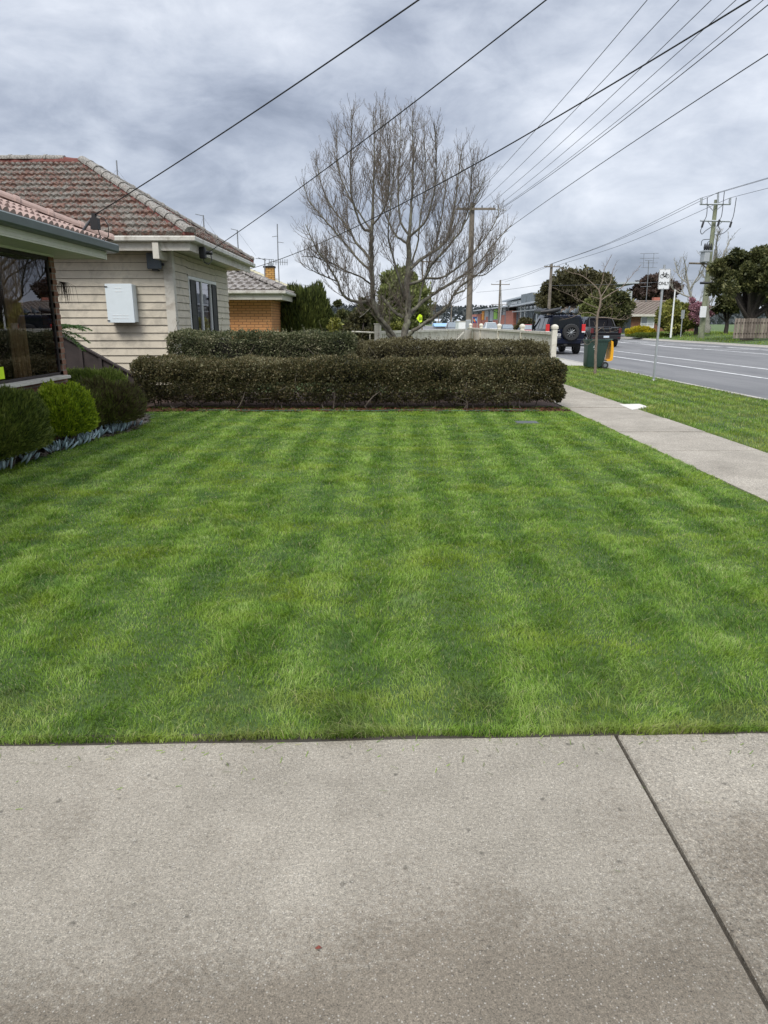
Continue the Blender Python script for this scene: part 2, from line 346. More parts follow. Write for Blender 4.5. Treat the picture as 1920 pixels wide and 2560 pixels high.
M['fencewhite'] = mat('cream picket paint', (.62, .59, .50), .6, var=.08, scale=4, dirt=(.42, .38, .3), dscale=5)
def glassmat(name, col=(.01, .01, .012), rough=.03, alpha=.4):
    s = NT(name); s.base(col, rough, 0, .6); tr = s.n('ShaderNodeBsdfTransparent'); tr.inputs[0].default_value = (.72, .68, .62, 1)
    m = s.n('ShaderNodeMixShader'); m.inputs[0].default_value = 1-alpha; s.l(tr.outputs[0], m.inputs[1]); s.l(s.p.outputs[0], m.inputs[2]); s.l(m.outputs[0], s.o.inputs[0]); return s.m
def winmat():
    s = NT('tinted window glass'); gl = s.n('ShaderNodeBsdfGlossy'); gl.inputs['Roughness'].default_value = .01; gl.inputs[0].default_value = (.85, .85, .9, 1)
    tr = s.n('ShaderNodeBsdfTransparent'); tr.inputs[0].default_value = (.62, .56, .50, 1); fr = s.n('ShaderNodeFresnel'); fr.inputs[0].default_value = 1.55
    f = s.math('MULTIPLY_ADD', fr.outputs[0], 1.4, .03, clamp=True)
    m = s.n('ShaderNodeMixShader'); s.l(f, m.inputs[0]); s.l(tr.outputs[0], m.inputs[1]); s.l(gl.outputs[0], m.inputs[2]); s.l(m.outputs[0], s.o.inputs[0]); return s.m
M['winglass'] = winmat()
M['darkglass'] = mat('dark glass', (.010, .013, .016), .05, var=.1, spec=.35)
M['skyglass'] = mat('pale window glass', (.16, .19, .21), .06, var=.2, spec=.9)
def curtainmat():
    s = NT('tan curtain'); p = s.pos((1, 1, .05), False); n = s.noise(p, 14, 3, .5); s.bump(n, .6, .05)
    return s.base(s.ramp(n, [(.3, (.34, .25, .15)), (.7, (.68, .54, .34))]), .9)
M['curtain'] = curtainmat(); M['taildark'] = NT('smoked red lens').base((.10, .008, .012), .15, 0, .6)
M['lace'] = mat('white lace curtain', (.6, .6, .6), .9, var=.15, scale=12)
M['dark'] = mat('dark interior', (.012, .01, .01), .9)
M['carblue'] = NT('dark blue car paint').base((.006, .009, .022), .15, 0, .25)
M['carblack'] = NT('black car paint').base((.007, .006, .008), .15, 0, .25)
M['carwhite'] = NT('white car paint').base((.6, .62, .63), .25, 0, .6)
M['cargrey'] = NT('grey car paint').base((.12, .13, .14), .25, .3, .6)
M['carred'] = NT('red car paint').base((.30, .02, .03), .25, 0, .6)
M['redlens'] = NT('red lens').base((.55, .02, .02), .2, 0, .6)
M['amberlens'] = NT('amber lens').base((.8, .22, .02), .2)
M['clearlens'] = NT('clear lens').base((.7, .7, .7), .15)
M['plate'] = mat('white plate', (.7, .7, .7), .5, var=.03)
M['ink'] = mat('black ink', (.02, .02, .02), .6)
M['bin'] = mat('dark green bin plastic', (.022, .050, .040), .5, var=.12, scale=8)
M['yellow'] = mat('yellow plastic', (.75, .36, .01), .45, var=.06)
M['signface'] = mat('white sign face', (.72, .73, .74), .4, var=.03)
M['lime'] = mat('fluorescent yellow green', (.62, .85, .02), .5, var=.03)
M['orange'] = mat('orange panel', (.85, .33, .02), .6, var=.04)
M['green'] = mat('lime green panel', (.28, .55, .05), .6, var=.04)
M['panel'] = mat('grey cladding', (.36, .38, .39), .6, var=.12, scale=.6)
M['dpanel'] = mat('dark grey cladding', (.13, .15, .165), .6, var=.12, scale=.8)
M['colorbond'] = mat('pale steel roof', (.42, .45, .48), .5, var=.08)
M['blueroof'] = mat('pale blue steel roof', (.24, .42, .62), .5, var=.06)
M['navy'] = mat('navy banner', (.02, .04, .12), .6, var=.05)
M['palingfence'] = leafmat('paling boards', [(.10, .08, .065), (.19, .155, .13), (.30, .25, .21)], 3, 0.); M['oldpaling'] = mat('weathered paling', (.17, .14, .12), .9, var=.35, scale=4)
M['hedge1'] = leafmat('hedge leaves green', [(.018, .018, .008), (.046, .046, .018), (.088, .086, .032), (.155, .12, .055), (.28, .27, .16)], 1.1)
M['hedge2'] = leafmat('pale flowering hedge leaves', [(.022, .03, .012), (.055, .07, .027), (.11, .125, .055), (.21, .205, .11), (.40, .36, .24)], 1.6)
M['hedge3'] = leafmat('reddish hedge leaves', [(.026, .026, .014), (.060, .048, .025), (.105, .095, .04), (.16, .14, .065), (.28, .26, .16)], 1.3)
M['shrubdark'] = leafmat('dark heath foliage', [(.026, .042, .008), (.07, .10, .016), (.135, .17, .028), (.22, .25, .05)], 2.2)
M['shrubbright'] = leafmat('bright yellow green foliage', [(.06, .10, .008), (.16, .24, .012), (.30, .38, .02), (.46, .54, .05)], 2.5)
M['shrubbrown'] = leafmat('brown green heath foliage', [(.045, .03, .02), (.095, .07, .035), (.10, .12, .025), (.18, .21, .04)], 1.7)
M['shrubmid'] = leafmat('mid green heath foliage', [(.04, .06, .012), (.09, .13, .02), (.15, .20, .035), (.22, .26, .06)], 2.2)
M['succ'] = leafmat('blue grey succulent', [(.20, .28, .30), (.38, .50, .53), (.62, .74, .76)], 3, .1)
M['fern'] = leafmat('fern green', [(.04, .10, .02), (.10, .20, .04), (.20, .32, .08)], 3)
M['conifer'] = leafmat('dark conifer foliage', [(.022, .030, .010), (.05, .065, .016), (.095, .115, .028), (.18, .20, .05)], .8)
M['olive'] = leafmat('olive tree leaves', [(.022, .022, .009), (.055, .052, .022), (.10, .092, .038), (.19, .17, .075)], .25)
M['deepgreen'] = leafmat('deep green tree leaves', [(.018, .026, .009), (.05, .06, .02), (.11, .115, .04), (.21, .20, .08)], .4)
M['palegreen'] = leafmat('pale green tree leaves', [(.06, .07, .022), (.13, .15, .045), (.21, .235, .08), (.32, .35, .14)], .5)
M['yelgreen'] = leafmat('golden green bush leaves', [(.05, .06, .012), (.14, .15, .03), (.27, .27, .06), (.45, .42, .13)], .5)
M['brownleaf'] = leafmat('reddish brown tree leaves', [(.035, .026, .021), (.085, .058, .048), (.15, .10, .08)], .4)
M['pink'] = leafmat('pink blossom', [(.10, .06, .05), (.40, .20, .24), (.60, .36, .42)], .8)
M['yellowfl'] = leafmat('yellow flowers', [(.06, .10, .02), (.45, .38, .02), (.75, .60, .02)], 2)
M['hill'] = mat('wooded hill', (.058, .066, .072), .95, var=.5, scale=.03)  # distance haze put into the colour as a grey blue cast
M['hilltree'] = leafmat('distant wood', [(.03, .04, .04), (.05, .06, .06), (.08, .09, .085)], .02)  # greyed so the leaf colour carries the same haze
M['farpale'] = mat('far pale wall', (.42, .42, .41), .8)
M['redleaf'] = mat('red brown dead leaf', (.16, .035, .02), .7, var=.3)
M['hose'] = mat('green garden hose', (.03, .12, .07), .5)
M['cover'] = mat('grey plastic cover', (.07, .08, .08), .7)
# ------------------------------------------------------------------ ground, road, paths
rng = np.random.default_rng(7); random.seed(7)
def struct(mb, name, m): o = mb.build(name, m); o['kind'] = 'structure'; return o
RZ = -.10; XK = 8.1; XK2 = 27.2
def gz(x):
    if x <= XK: return -.03
    if x < XK2: return RZ-.03
    return min(.45, -.02+(x-XK2)*.07)
b = MB(); xs = [-900, -200, -40, -10, XK-.02, XK, XK2, XK2+.02, 29, 31, 33.7, 45, 80, 300, 1200]
zs = [gz(x) for x in xs]; zs[5] = RZ-.03; zs[4] = -.03; zs[6] = RZ-.03; zs[7] = -.02
ys = [-60, 0, 60, 150, 400, 1000, 3000]
for j, y in enumerate(ys):
    for x, z in zip(xs, zs): b.v.append((x, y, z))
n = len(xs)
for j in range(len(ys)-1):
    for i in range(n-1): b.f.append((j*n+i, j*n+i+1, (j+1)*n+i+1, (j+1)*n+i)); b.m.append(0)
struct(b, 'ground', M['ground'])
b = MB(); b.quad((XK, -40, RZ), (XK2, -40, RZ), (XK2, 900, RZ), (XK, 900, RZ)); struct(b, 'road', M['asphalt'])
b = MB(); b.quad((XK2+.1, 80, .01), (31, 80, .28), (31, 91, .28), (XK2+.1, 91, .01)); struct(b, 'side_road', M['asphalt'])
# kerbs: lip and channel
b = MB()
b.loft([[(XK-.14, y, -.20), (XK-.14, y, .012), (XK-.02, y, .012), (XK+.05, y, RZ+.03), (XK+.30, y, RZ+.008), (XK+.30, y, -.2)] for y in (-40, 900)], True)
b.loft([[(XK2+.12, y, -.20), (XK2+.12, y, .03), (XK2-.02, y, .03), (XK2-.08, y, RZ+.03), (XK2-.35, y, RZ+.008), (XK2-.35, y, -.2)] for y in (-40, 900)], True)
struct(b, 'kerb', M['kerb'])
def mark(b, p, q, wd):
    p = Vector(p); q = Vector(q); d = (q-p).normalized(); s = Vector((d.y, -d.x, 0))*wd/2
    z = Vector((0, 0, RZ+.005-p.z)); 
    b.quad(p-s+z, p+s+z, q+s+z, q-s+z)
b = MB()
xa = G(1920, 947, RZ).x; xb = G(1920, 923.5, RZ).x; xc = G(1920, 886, RZ).x
mark(b, (xa, -20, RZ), (xa, 300, RZ), .13); mark(b, (xb, -20, RZ), (xb, 300, RZ), .14)
mark(b, (xc, -20, RZ), (xc, 64, RZ), .16)
for (u0, v0), (u1, v1) in (((1732, 872.5), (1920, 874.5)), ((1540, 854.5), (1732, 872.5)), ((1600, 857), (1740, 857.8)), ((1560, 853), (1640, 858)), ((1545, 841), (1578, 845.5)), ((1590, 858), (1900, 872))):
    mark(b, G(u0, v0, RZ), G(u1, v1, RZ), .22)
mark(b, (xc+3.2, 40, RZ), (xc+3.2, 300, RZ), .15)
for k in range(12): mark(b, (xc-1.2, 75+k*12, RZ), (xc-1.2, 79+k*12, RZ), .13)
struct(b, 'road_markings', M['line'])
# driveway slabs with open joint
YD = 2.36
def yedge(x): return 2.38+.030*x+.003*math.sin(x*3)+.0025*math.sin(x*23)
def slab(b, x0, x1, f0, f1, zt, nseg=24, r=.006):
    xs = [x0+(x1-x0)*i/nseg for i in range(nseg+1)]
    fr = [(x, f0(x)) for x in xs]; bk = [(x, f1(x)) for x in xs]
    ring = fr+bk[::-1]
    b.loft([[(x, y, -.12) for x, y in ring], [(x, y, zt-r) for x, y in ring], [(x+(r if x == x0 else -r if x == x1 else 0), y+(r if i <= nseg else -r), zt) for i, (x, y) in enumerate(ring)]], True)
b = MB(); slab(b, -9, .895, lambda x: -6, yedge, .0); slab(b, .911, 3.4, lambda x: -6, yedge, .002); slab(b, 3.415, XK-.2, lambda x: -6, lambda x: 2.5, .0)
struct(b, 'driveway', M['concrete'])
b = MB(); b.box(.895, .911, -6, 2.42, -.1, -.016); xs_ = [-3+6.5*i/60 for i in range(61)]
b.loft([[(x, yedge(x)+a, z) for a, z in ((-.004, -.05), (.060+.010*math.sin(x*9)*math.sin(x*4), -.05), (.060+.010*math.sin(x*9)*math.sin(x*4), -.001), (-.004, -.001))] for x in xs_], True)
struct(b, 'driveway_joint', M['soil'])
# footpath slabs
b = MB(); y = 2.52; k = 0
PX0, PX1 = 3.45, 4.74
while y < 60:
    ln = 1.55; j = rng.uniform(-.004, .004)
    b.loft([[(PX0, y+.006, -.1), (PX1, y+.006, -.1), (PX1, y+ln-.006, -.1), (PX0, y+ln-.006, -.1)], [(PX0, y+.006, .004+j), (PX1, y+.006, .004+j), (PX1, y+ln-.006, .004+j), (PX0, y+ln-.006, .004+j)]], True)
    y += ln
struct(b, 'footpath', M['path'])
b = MB(); b.box(PX0+.02, PX1-.02, 2.5, 60, -.09, -.01); struct(b, 'footpath_base', M['soil'])
b = MB()
p = [G(1548, 1012), G(1598, 1011), G(1620, 1018), G(1580, 1026)]
b.loft([[(q.x, q.y, -.05) for q in p], [(q.x, q.y, .012) for q in p]]); o = b.build('service_pit_lid', M['newconc'])
tag(o, 'pale new concrete pit lid set in the grass at the footpath edge', 'pit lid')
# crossover beyond bin
b = MB(); b.quad((4.8, 27.2, .012), (XK-.2, 26.6, .012), (XK-.2, 32, .012), (4.8, 31.5, .012)); struct(b, 'crossover', M['kerb'])
# thatch sheets beneath blades
BED = [(-4.6, 3.0), (-4.45, 6.8), (-4.20, 7.45), (-4.13, 8.2), (-4.06, 9.0), (-3.92, 9.7), (-3.76, 10.4), (-3.78, 11.2), (-4.10, 12.2), (-4.5, 12.85)]
def bedx(y):
    return float(np.interp(y, [p[1] for p in BED], [p[0] for p in BED]))
def sheet(name, m, ys, x0f, x1f, z):
    b = MB()
    for y in ys: b.v += [(x0f(y), y, z), (x1f(y), y, z)]
    for i in range(len(ys)-1): b.f.append((2*i, 2*i+1, 2*i+3, 2*i+2)); b.m.append(0)
    return struct(b, name, m)
sheet('lawn', M['thatch'], [2.42+.25*i for i in range(43)], bedx, lambda y: PX0, -.008)
sheet('verge', M['thatch'], [2.5, 10, 60], lambda y: PX1, lambda y: XK-.13, -.008)
b = MB(); b.quad((-9, 12.95, -.004), (3.42, 12.95, -.004), (3.42, 16.5, -.004), (-9, 16.5, -.004)); b.quad((-9, 3, -.012), (-3.6, 3, -.012), (-3.6, 13.0, -.012), (-9, 13.0, -.012))
struct(b, 'garden_bed', M['mulch'])
# bark chips along the hedge foot and the left border
def chips(name, n, fx, m):
    V = []; Fc = []
    for i in range(n):
        x, y = fx(); s = rng.uniform(.008, .028); a = rng.uniform(0, 6.28); h = rng.uniform(.003, .02)
        c = Vector((x, y, h)); d1 = Vector((math.cos(a), math.sin(a), rng.uniform(-.4, .4)))*s; d2 = Vector((-math.sin(a), math.cos(a), rng.uniform(-.4, .4)))*s*.45
        k = len(V); V += [c-d1-d2, c+d1-d2, c+d1+d2, c-d1+d2]; Fc.append((k, k+1, k+2, k+3))
    o = np_mesh(name, V, Fc, m); o['kind'] = 'stuff'; return o
o = chips('bark_mulch', 9000, lambda: (rng.uniform(-4.9, 3.4), rng.uniform(12.72, 13.3)), leafmat('bark chips', [(.03, .02, .015), (.09, .035, .022), (.17, .07, .04)], 5, 0))
tag(o, 'reddish brown bark mulch strewn under the front hedge', 'mulch')
def bf():
    y = rng.uniform(6.8, 12.9); return bedx(y)-rng.uniform(-.03, .5), y
o = chips('bed_litter', 4500, bf, leafmat('bed litter', [(.03, .025, .02), (.09, .075, .055), (.22, .19, .15)], 5, 0))
tag(o, 'dry grey brown litter on the soil of the left border', 'leaf litter')
# ------------------------------------------------------------------ grass
def sinnoise(X, Y, s, seed):
    r = np.random.default_rng(seed); out = np.zeros_like(X)
    for k in range(7):
        a = r.uniform(0, 6.28); f = s*r.uniform(.6, 2.2); out += np.sin(f*(np.cos(a)*X+np.sin(a)*Y)+r.uniform(0, 6.28))/7**.5
    return out
def blades(name, X, Y, H, W, mt, lean=.5, Z=0., seg2=True):
    n = len(X); a = rng.uniform(0, 2*np.pi, n); ld = 3.0*sinnoise(X, Y, 6, 21)+rng.normal(0, 1.4, n)
    # mowing lays the blades one way, then the other, in strips along Y
    strip = np.sin((X-.02*Y+.1*np.sin(Y*.9))*12.2)
    lx = np.cos(ld)*lean*H*rng.uniform(.2, 1.2, n); ly = np.sin(ld)*lean*H*rng.uniform(.2, 1.2, n)+strip*.15*H
    sx = np.cos(a)*W/2; sy = np.sin(a)*W/2; z0 = np.full(n, Z-.006)
    V = np.empty((n, 5, 3), dtype=np.float32)
    V[:, 0] = np.stack([X-sx, Y-sy, z0], 1); V[:, 1] = np.stack([X+sx, Y+sy, z0], 1)
    mx_ = X+lx*.35; my_ = Y+ly*.35
    V[:, 2] = np.stack([mx_+sx*.8, my_+sy*.8, Z+H*.6], 1); V[:, 3] = np.stack([mx_-sx*.8, my_-sy*.8, Z+H*.6], 1)
    V[:, 4] = np.stack([X+lx, Y+ly, Z+H*rng.uniform(.75, 1., n)], 1)
    i = np.arange(n)[:, None]*5
    T = np.concatenate([i+np.array([[0, 1, 2]]), i+np.array([[0, 2, 3]]), i+np.array([[3, 2, 4]])], 1).reshape(-1, 3)
    return np_mesh(name, V.reshape(-1, 3), T, mt)
def fieldpts(y0, y1, dens0, x0f, x1f):
    P = []
    y = y0
    while y < y1:
        st = max(.12, y*.04); x0, x1 = x0f(y), x1f(y); nn = int((x1-x0)*st*dens0(y))
        if nn > 0: P.append(np.stack([rng.uniform(x0, x1, nn), rng.uniform(y, y+st, nn)], 1))
        y += st
    return np.concatenate(P)
def vis(y): return .60*y+.7
dl = lambda y: 19000*min(1, (3.4/max(y, 3.4))**1.25)
P = fieldpts(2.32, 12.98, dl, lambda y: max(bedx(y)-.02, -vis(y)), lambda y: min(PX0-.0, vis(y)))
X, Y = P[:, 0], P[:, 1]; keep = Y > 2.385+.030*X+.003*np.sin(X*3)+.0025*np.sin(X*23)+.016+.010*sinnoise(X, Y, 12, 55); X, Y = X[keep], Y[keep]
tuf = sinnoise(X, Y, 9, 3); big = sinnoise(X, Y, 2.2, 4)
H = (.0165+.007*tuf+.007*sinnoise(X, Y, 24, 13)+.005*big)*rng.uniform(.6, 1.35, len(X)); H = np.clip(H, .006, .05); H *= np.where(Y < 2.6, 1.15, 1)
long = rng.random(len(X)) < .006; H[long] *= 1.5
Wd = .0023*np.maximum(1, (Y/3.2)**.72)*rng.uniform(.7, 1.3, len(X))
g = blades('lawn_grass', X, Y, H, Wd, M['grass'], 1.7); tag(g, 'freshly mown striped green lawn grass between driveway and hedge', 'grass', None, 'stuff')
# blades flopping over the slab edge and mower clippings thrown on the concrete
n = 8000; X = rng.uniform(-2.4, 2.6, n); Y = 2.384+.030*X+rng.uniform(.0, .035, n)+.008*sinnoise(X, X, 7, 77); ex = blades('edge_grass', X, Y, rng.uniform(.014, .045, n)*(1+.4*sinnoise(X, Y, 9, 31)), .0028*np.ones(n), M['grass'], 1.2); tag(ex, 'ragged untrimmed blades flopping over the driveway edge', 'grass', None, 'stuff')
n = 230; cp = []
X = rng.uniform(-2.4, 2.6, n); Y = 2.375+.03*X-rng.exponential(.09, n)
A_ = rng.uniform(0, 3.14, n); L3 = rng.uniform(.004, .018, n); V = np.zeros((n, 4, 3)); dx, dy_ = np.cos(A_)*L3, np.sin(A_)*L3; wx, wy = -np.sin(A_)*.0011, np.cos(A_)*.0011
V[:, 0] = np.stack([X-dx-wx, Y-dy_-wy, np.full(n, .0035)], 1); V[:, 1] = np.stack([X+dx-wx, Y+dy_-wy, np.full(n, .005)], 1); V[:, 2] = np.stack([X+dx+wx, Y+dy_+wy, np.full(n, .006)], 1); V[:, 3] = np.stack([X-dx+wx, Y-dy_+wy, np.full(n, .0045)], 1)
cl = np_mesh('grass_clippings', V.reshape(-1, 3), np.arange(4*n).reshape(-1, 4), M['grass']); tag(cl, 'stray grass clippings on the driveway concrete near the lawn', 'clippings', None, 'stuff')
# shaggy edges of the lawn by footpath and bed
dv = lambda y: 4200*min(1, (5/max(y, 5))**1.35)
P = fieldpts(6.5, 34, dv, lambda y: PX1-.01, lambda y: min(XK-.10, .585*y+.6)); X, Y = P[:, 0], P[:, 1]
k = ~((Y > 27) & (Y < 31.6)); X, Y = X[k], Y[k]; pit = np.ones(len(X), bool)
q4 = [G(1548, 1012), G(1598, 1011), G(1620, 1018), G(1580, 1026)]
ins = np.ones(len(X), bool)
for i_ in range(4):
    a_, b_ = q4[i_], q4[(i_+1) % 4]; ins &= ((b_.x-a_.x)*(Y-a_.y)-(b_.y-a_.y)*(X-a_.x)) < 0
X, Y = X[~ins], Y[~ins]
H = (.034+.012*sinnoise(X, Y, 4, 8)+.008*sinnoise(X, Y, 1.3, 9))*rng.uniform(.5, 1.4, len(X)); H = np.clip(H, .012, .08)
g = blades('verge_grass', X, Y, H, .0048*np.maximum(1, (Y/6)**.7)*rng.uniform(.7, 1.3, len(X)), M['verge'], .8)
tag(g, 'longer yellowish green grass on the verge between footpath and kerb', 'grass', None, 'stuff')
n = 26000; X = rng.uniform(XK2+.1, 52, n); Y = rng.uniform(36, 90, n); k = ~((X < 31) & (Y > 79)); X, Y = X[k], Y[k]
Zt = np.minimum(.45, -.02+(X-XK2)*.07)-.03
H = .16*rng.uniform(.4, 1.4, len(X))*(1+.6*np.clip(sinnoise(X, Y, .8, 5), -1, 1.5)); 
g = blades('roadside_grass', X, Y, H, .05*rng.uniform(.6, 1.4, len(X)), M['verge'], .6, Zt); tag(g, 'rough grass on the bank across the road', 'grass', None, 'stuff')
# little things on the ground
o = MB().rbox(-.18, .18, -.12, .12, -.02, .012, .02).build('valve_cover', M['cover']); o.location = G(1317, 1056); tag(o, 'small grey plastic valve cover sunk in the lawn near the hedge end', 'valve cover')
b = MB(); b.add([(0, 0, .004), (.016, .006, .012), (.028, 0, .006), (.02, -.012, .014), (.006, -.01, .010)], [(0, 4, 1), (1, 4, 3), (1, 3, 2)])
o = b.build('dead_leaf', M['redleaf']); o.scale = (.65, .65, .65); o.location = G(787, 2372); tag(o, 'small curled red brown leaf on the driveway concrete', 'leaf')
b = MB(); b.tube([(-3.4+i*.25, 12.80+.05*math.sin(i*.9)+.02*math.sin(i*2.3), .018) for i in range(26)], .007, 6)
o = b.build('garden_hose', M['hose'], smooth=True); tag(o, 'thin green hose lying on mulch along the foot of the front hedge', 'hose')
# ------------------------------------------------------------------ roofs
def frac(x): return x-math.floor(x)
def roof_plane(mb, O, U, Vd, Nn, L, umin, umax, course=.32, tw=.25, kind='marseille', t=.035, seed=1, edge=.0):
    O, U, Vd, Nn = map(Vector, (O, U, Vd, Nn)); U.normalize(); Vd.normalize(); Nn.normalize(); rr = random.Random(seed)
    du = tw/8 if kind != 'flat' else tw/2; nc = int(L/course)+1
    UMIN, UMAX = min(umin(0), umin(L)), max(umax(0), umax(L)); nu = int((UMAX-UMIN)/du)+1
    jit = {}
    rows = []
    for c in range(nc):
        for fr in ((-1, 0, .5, .97) if c == 0 else (0, .5, .97)):
            v = (c+max(fr, 0))*course
            if v > L: v = L
            row = []; off = (c % 2)*tw*.5
            a, bb = umin(v), umax(v)
            for i in range(nu+1):
                u = min(max(UMIN+i*du, a), bb); q = (u+off)/tw; kk = (c, math.floor(q)); 
                if kk not in jit: jit[kk] = rr.uniform(-.007, .007)
                s = q-math.floor(q)
                if kind == 'marseille': prof = .040*(math.sin(s*2*math.pi)**2)**.6+(.012 if s < .12 else 0)
                elif kind == 'wave': prof = .045*abs(math.sin(math.pi*s*1.))
                elif kind == 'spanish': prof = .035 if .15 < s < .55 else .0
                else: prof = 0
                h = t*(1-fr)+prof+jit[kk] if fr >= 0 else -.05
                row.append(O+U*u+Vd*v+Nn*h)
            rows.append(row)
        if (c+1)*course > L: break
    b = len(mb.v)
    for r in rows: mb.v += [tuple(p) for p in r]
    w_ = nu+1
    for i in range(len(rows)-1):
        for j in range(nu): mb.f.append((b+i*w_+j, b+i*w_+j+1, b+(i+1)*w_+j+1, b+(i+1)*w_+j)); mb.m.append(mb.cm)
def ridge_caps(mb, P, Q, seg=.42, r=.12, seed=1):
    P, Q = Vector(P), Vector(Q); d = (Q-P); n = max(1, int(d.length/seg)); d.normalize(); rr = random.Random(seed)
    side = d.cross(Vector((0, 0, 1))).normalized(); up = side.cross(d).normalized()
    for i in range(n):
        rings = []
        a0 = P+d*(i*seg-.03); a1 = P+d*((i+1)*seg+.02); j = rr.uniform(-.006, .006)
        for c, rad in ((a0, r*1.08), (a0+d*.06, r*1.1), (a0+d*.065, r*.98), (a1, r*.9)):
            rings.append([c+side*math.cos(t)*rad+up*(math.sin(t)*rad*.85+j+.012) for t in [math.pi*k/8 for k in range(9)]])
        mb.loft(rings, True, closed=True)
def hiproof(parent, x0, x1, y0, y1, z0, rise, mt, kind, caps, course=.32, tw=.25, hipW=False, hipE=True, seed=1, mort=None, ridge_axis='x', t=.035, faces='SENW'):
    # hip roof over rectangle at eave height z0; slope = rise per metre
    if ridge_axis == 'x':
        h = (y1-y0)/2; ym = (y0+y1)/2; xr = x1-h if hipE else x1; xl = x0+h if hipW else x0; zr = z0+rise*h
    else:
        h = (x1-x0)/2; xm = (x0+x1)/2; yr = y1-h; yl = y0+h; zr = z0+rise*h
    sl = math.hypot(1, rise); Ls = h*sl; mb = MB()
    cw = lambda v: v/sl
    if ridge_axis == 'x':
        W = x1-x0
        roof_plane(mb, (x0, y0, z0), (1, 0, 0), (0, 1, rise), (0, -rise, 1), Ls, lambda v: cw(v) if hipW else 0, lambda v: W-(cw(v) if hipE else 0), course, tw, kind, t, seed)
        roof_plane(mb, (x1, y1, z0), (-1, 0, 0), (0, -1, rise), (0, rise, 1), Ls, lambda v: cw(v) if hipE else 0, lambda v: W-(cw(v) if hipW else 0), course, tw, kind, t, seed+1)
        if hipE: roof_plane(mb, (x1, y0, z0), (0, 1, 0), (-1, 0, rise), (rise, 0, 1), Ls, cw, lambda v: y1-y0-cw(v), course, tw, kind, t, seed+2)
        if hipW: roof_plane(mb, (x0, y1, z0), (0, -1, 0), (1, 0, rise), (-rise, 0, 1), Ls, cw, lambda v: y1-y0-cw(v), course, tw, kind, t, seed+3)
        lines = [((xl, ym, zr), (xr, ym, zr))]
        if hipE: lines += [((x1, y0, z0), (xr, ym, zr)), ((x1, y1, z0), (xr, ym, zr))]
        if hipW: lines += [((x0, y0, z0), (xl, ym, zr)), ((x0, y1, z0), (xl, ym, zr))]
    else:
        Hh = y1-y0
        roof_plane(mb, (x1, y0, z0), (0, 1, 0), (-1, 0, rise), (rise, 0, 1), Ls, cw, lambda v: Hh-cw(v), course, tw, kind, t, seed)
        roof_plane(mb, (x0, y1, z0), (0, -1, 0), (1, 0, rise), (-rise, 0, 1), Ls, cw, lambda v: Hh-cw(v), course, tw, kind, t, seed+1)
        roof_plane(mb, (x0, y0, z0), (1, 0, 0), (0, 1, rise), (0, -rise, 1), Ls, cw, lambda v: x1-x0-cw(v), course, tw, kind, t, seed+2)
        roof_plane(mb, (x1, y1, z0), (-1, 0, 0), (0, -1, rise), (0, rise, 1), Ls, cw, lambda v: x1-x0-cw(v), course, tw, kind, t, seed+3)
        lines = [((xm, yl, zr), (xm, yr, zr))]+[((a, c, z0), (xm, q, zr)) for a in (x0, x1) for c, q in ((y0, yl), (y1, yr))]
    roof = mb.build('roof', mt, parent)
    cb = MB()
    for k, (p, q) in enumerate(lines):
        p, q = Vector(p)+Vector((0, 0, .045)), Vector(q)+Vector((0, 0, .045))
        if (q-p).length > .3: ridge_caps(cb, p, q, .42, .125, k)
    c = cb.build('ridge_capping', caps, roof)
    if mort:
        m2 = MB()
        for p, q in lines:
            p, q = Vector(p)+Vector((0, 0, -.01)), Vector(q)+Vector((0, 0, -.01)); d = (q-p)
            if d.length < .3: continue
            pts = [p+d*i/40+Vector((random.uniform(-.015, .015), random.uniform(-.015, .015), random.uniform(-.012, .012))) for i in range(41)]
            m2.tube(pts, [.125+random.uniform(-.03, .02) for _ in pts], 8)
        m2.build('ridge_mortar', mort, roof)
    return roof
# ---- weatherboard house beyond the hedges
EX, EY0, EY1, EZ = -3.88, 14.95, 21.55, 3.20
hs = empty('weatherboard_house', (-4.45, 15.5, 0), 0, 'cream weatherboard house with lichened red tile hip roof behind the hedges', 'house')
OFF = Vector((4.45, -15.5, 0))   # parts are built in world coordinates, shifted to the root
def wpart(mb, name, m, root, smooth=False):
    o = mb.build(name, m, root, smooth); o.matrix_parent_inverse = Matrix.Translation(-root.location); return o
def fixloc(o, root): o.matrix_parent_inverse = Matrix.Translation(-root.location); return o
rf = hiproof(hs, -16, EX, EY0, EY1, EZ+.06, .60, M['terra'], 'marseille', M['terracap'], .30, .26, seed=5, mort=M['mortar'], t=.05); fixloc(rf, hs)
def boards(mb, p, q, nrm, z0, z1, pitch=.158, lip=.026):
    p, q, nrm = Vector(p), Vector(q), Vector(nrm); z = z0
    k = 0
    while z < z1-.01:
        zt = min(z+pitch, z1); e = random.uniform(-.002, .002)
        A = [p+nrm*lip, q+nrm*lip, q+nrm*.003, p+nrm*.003]
        lo = [Vector((a.x, a.y, z+e)) for a in A[:2]]; hi = [Vector((a.x, a.y, zt-.004)) for a in A[2:]]
        mb.quad(lo[0], lo[1], hi[0], hi[1])
        inn = [Vector((a.x, a.y, z+e+.004)) for a in (q-nrm*.01, p-nrm*.01)]
        mb.quad(lo[1], lo[0], inn[1], inn[0])
        z += pitch
WX, WY0, WY1 = -4.46, 15.5, 20.9
b = MB(); boards(b, (-15.5, WY0, 0), (WX-.1, WY0, 0), (0, -1, 0), .25, 3.02)
yw0, yw1, zw0, zw1 = 16.75, 19.35, 1.0, 2.52
boards(b, (WX, WY0+.1, 0), (WX, yw0-.06, 0), (1, 0, 0), .25, 3.02); boards(b, (WX, yw1+.06, 0), (WX, WY1, 0), (1, 0, 0), .25, 3.02)
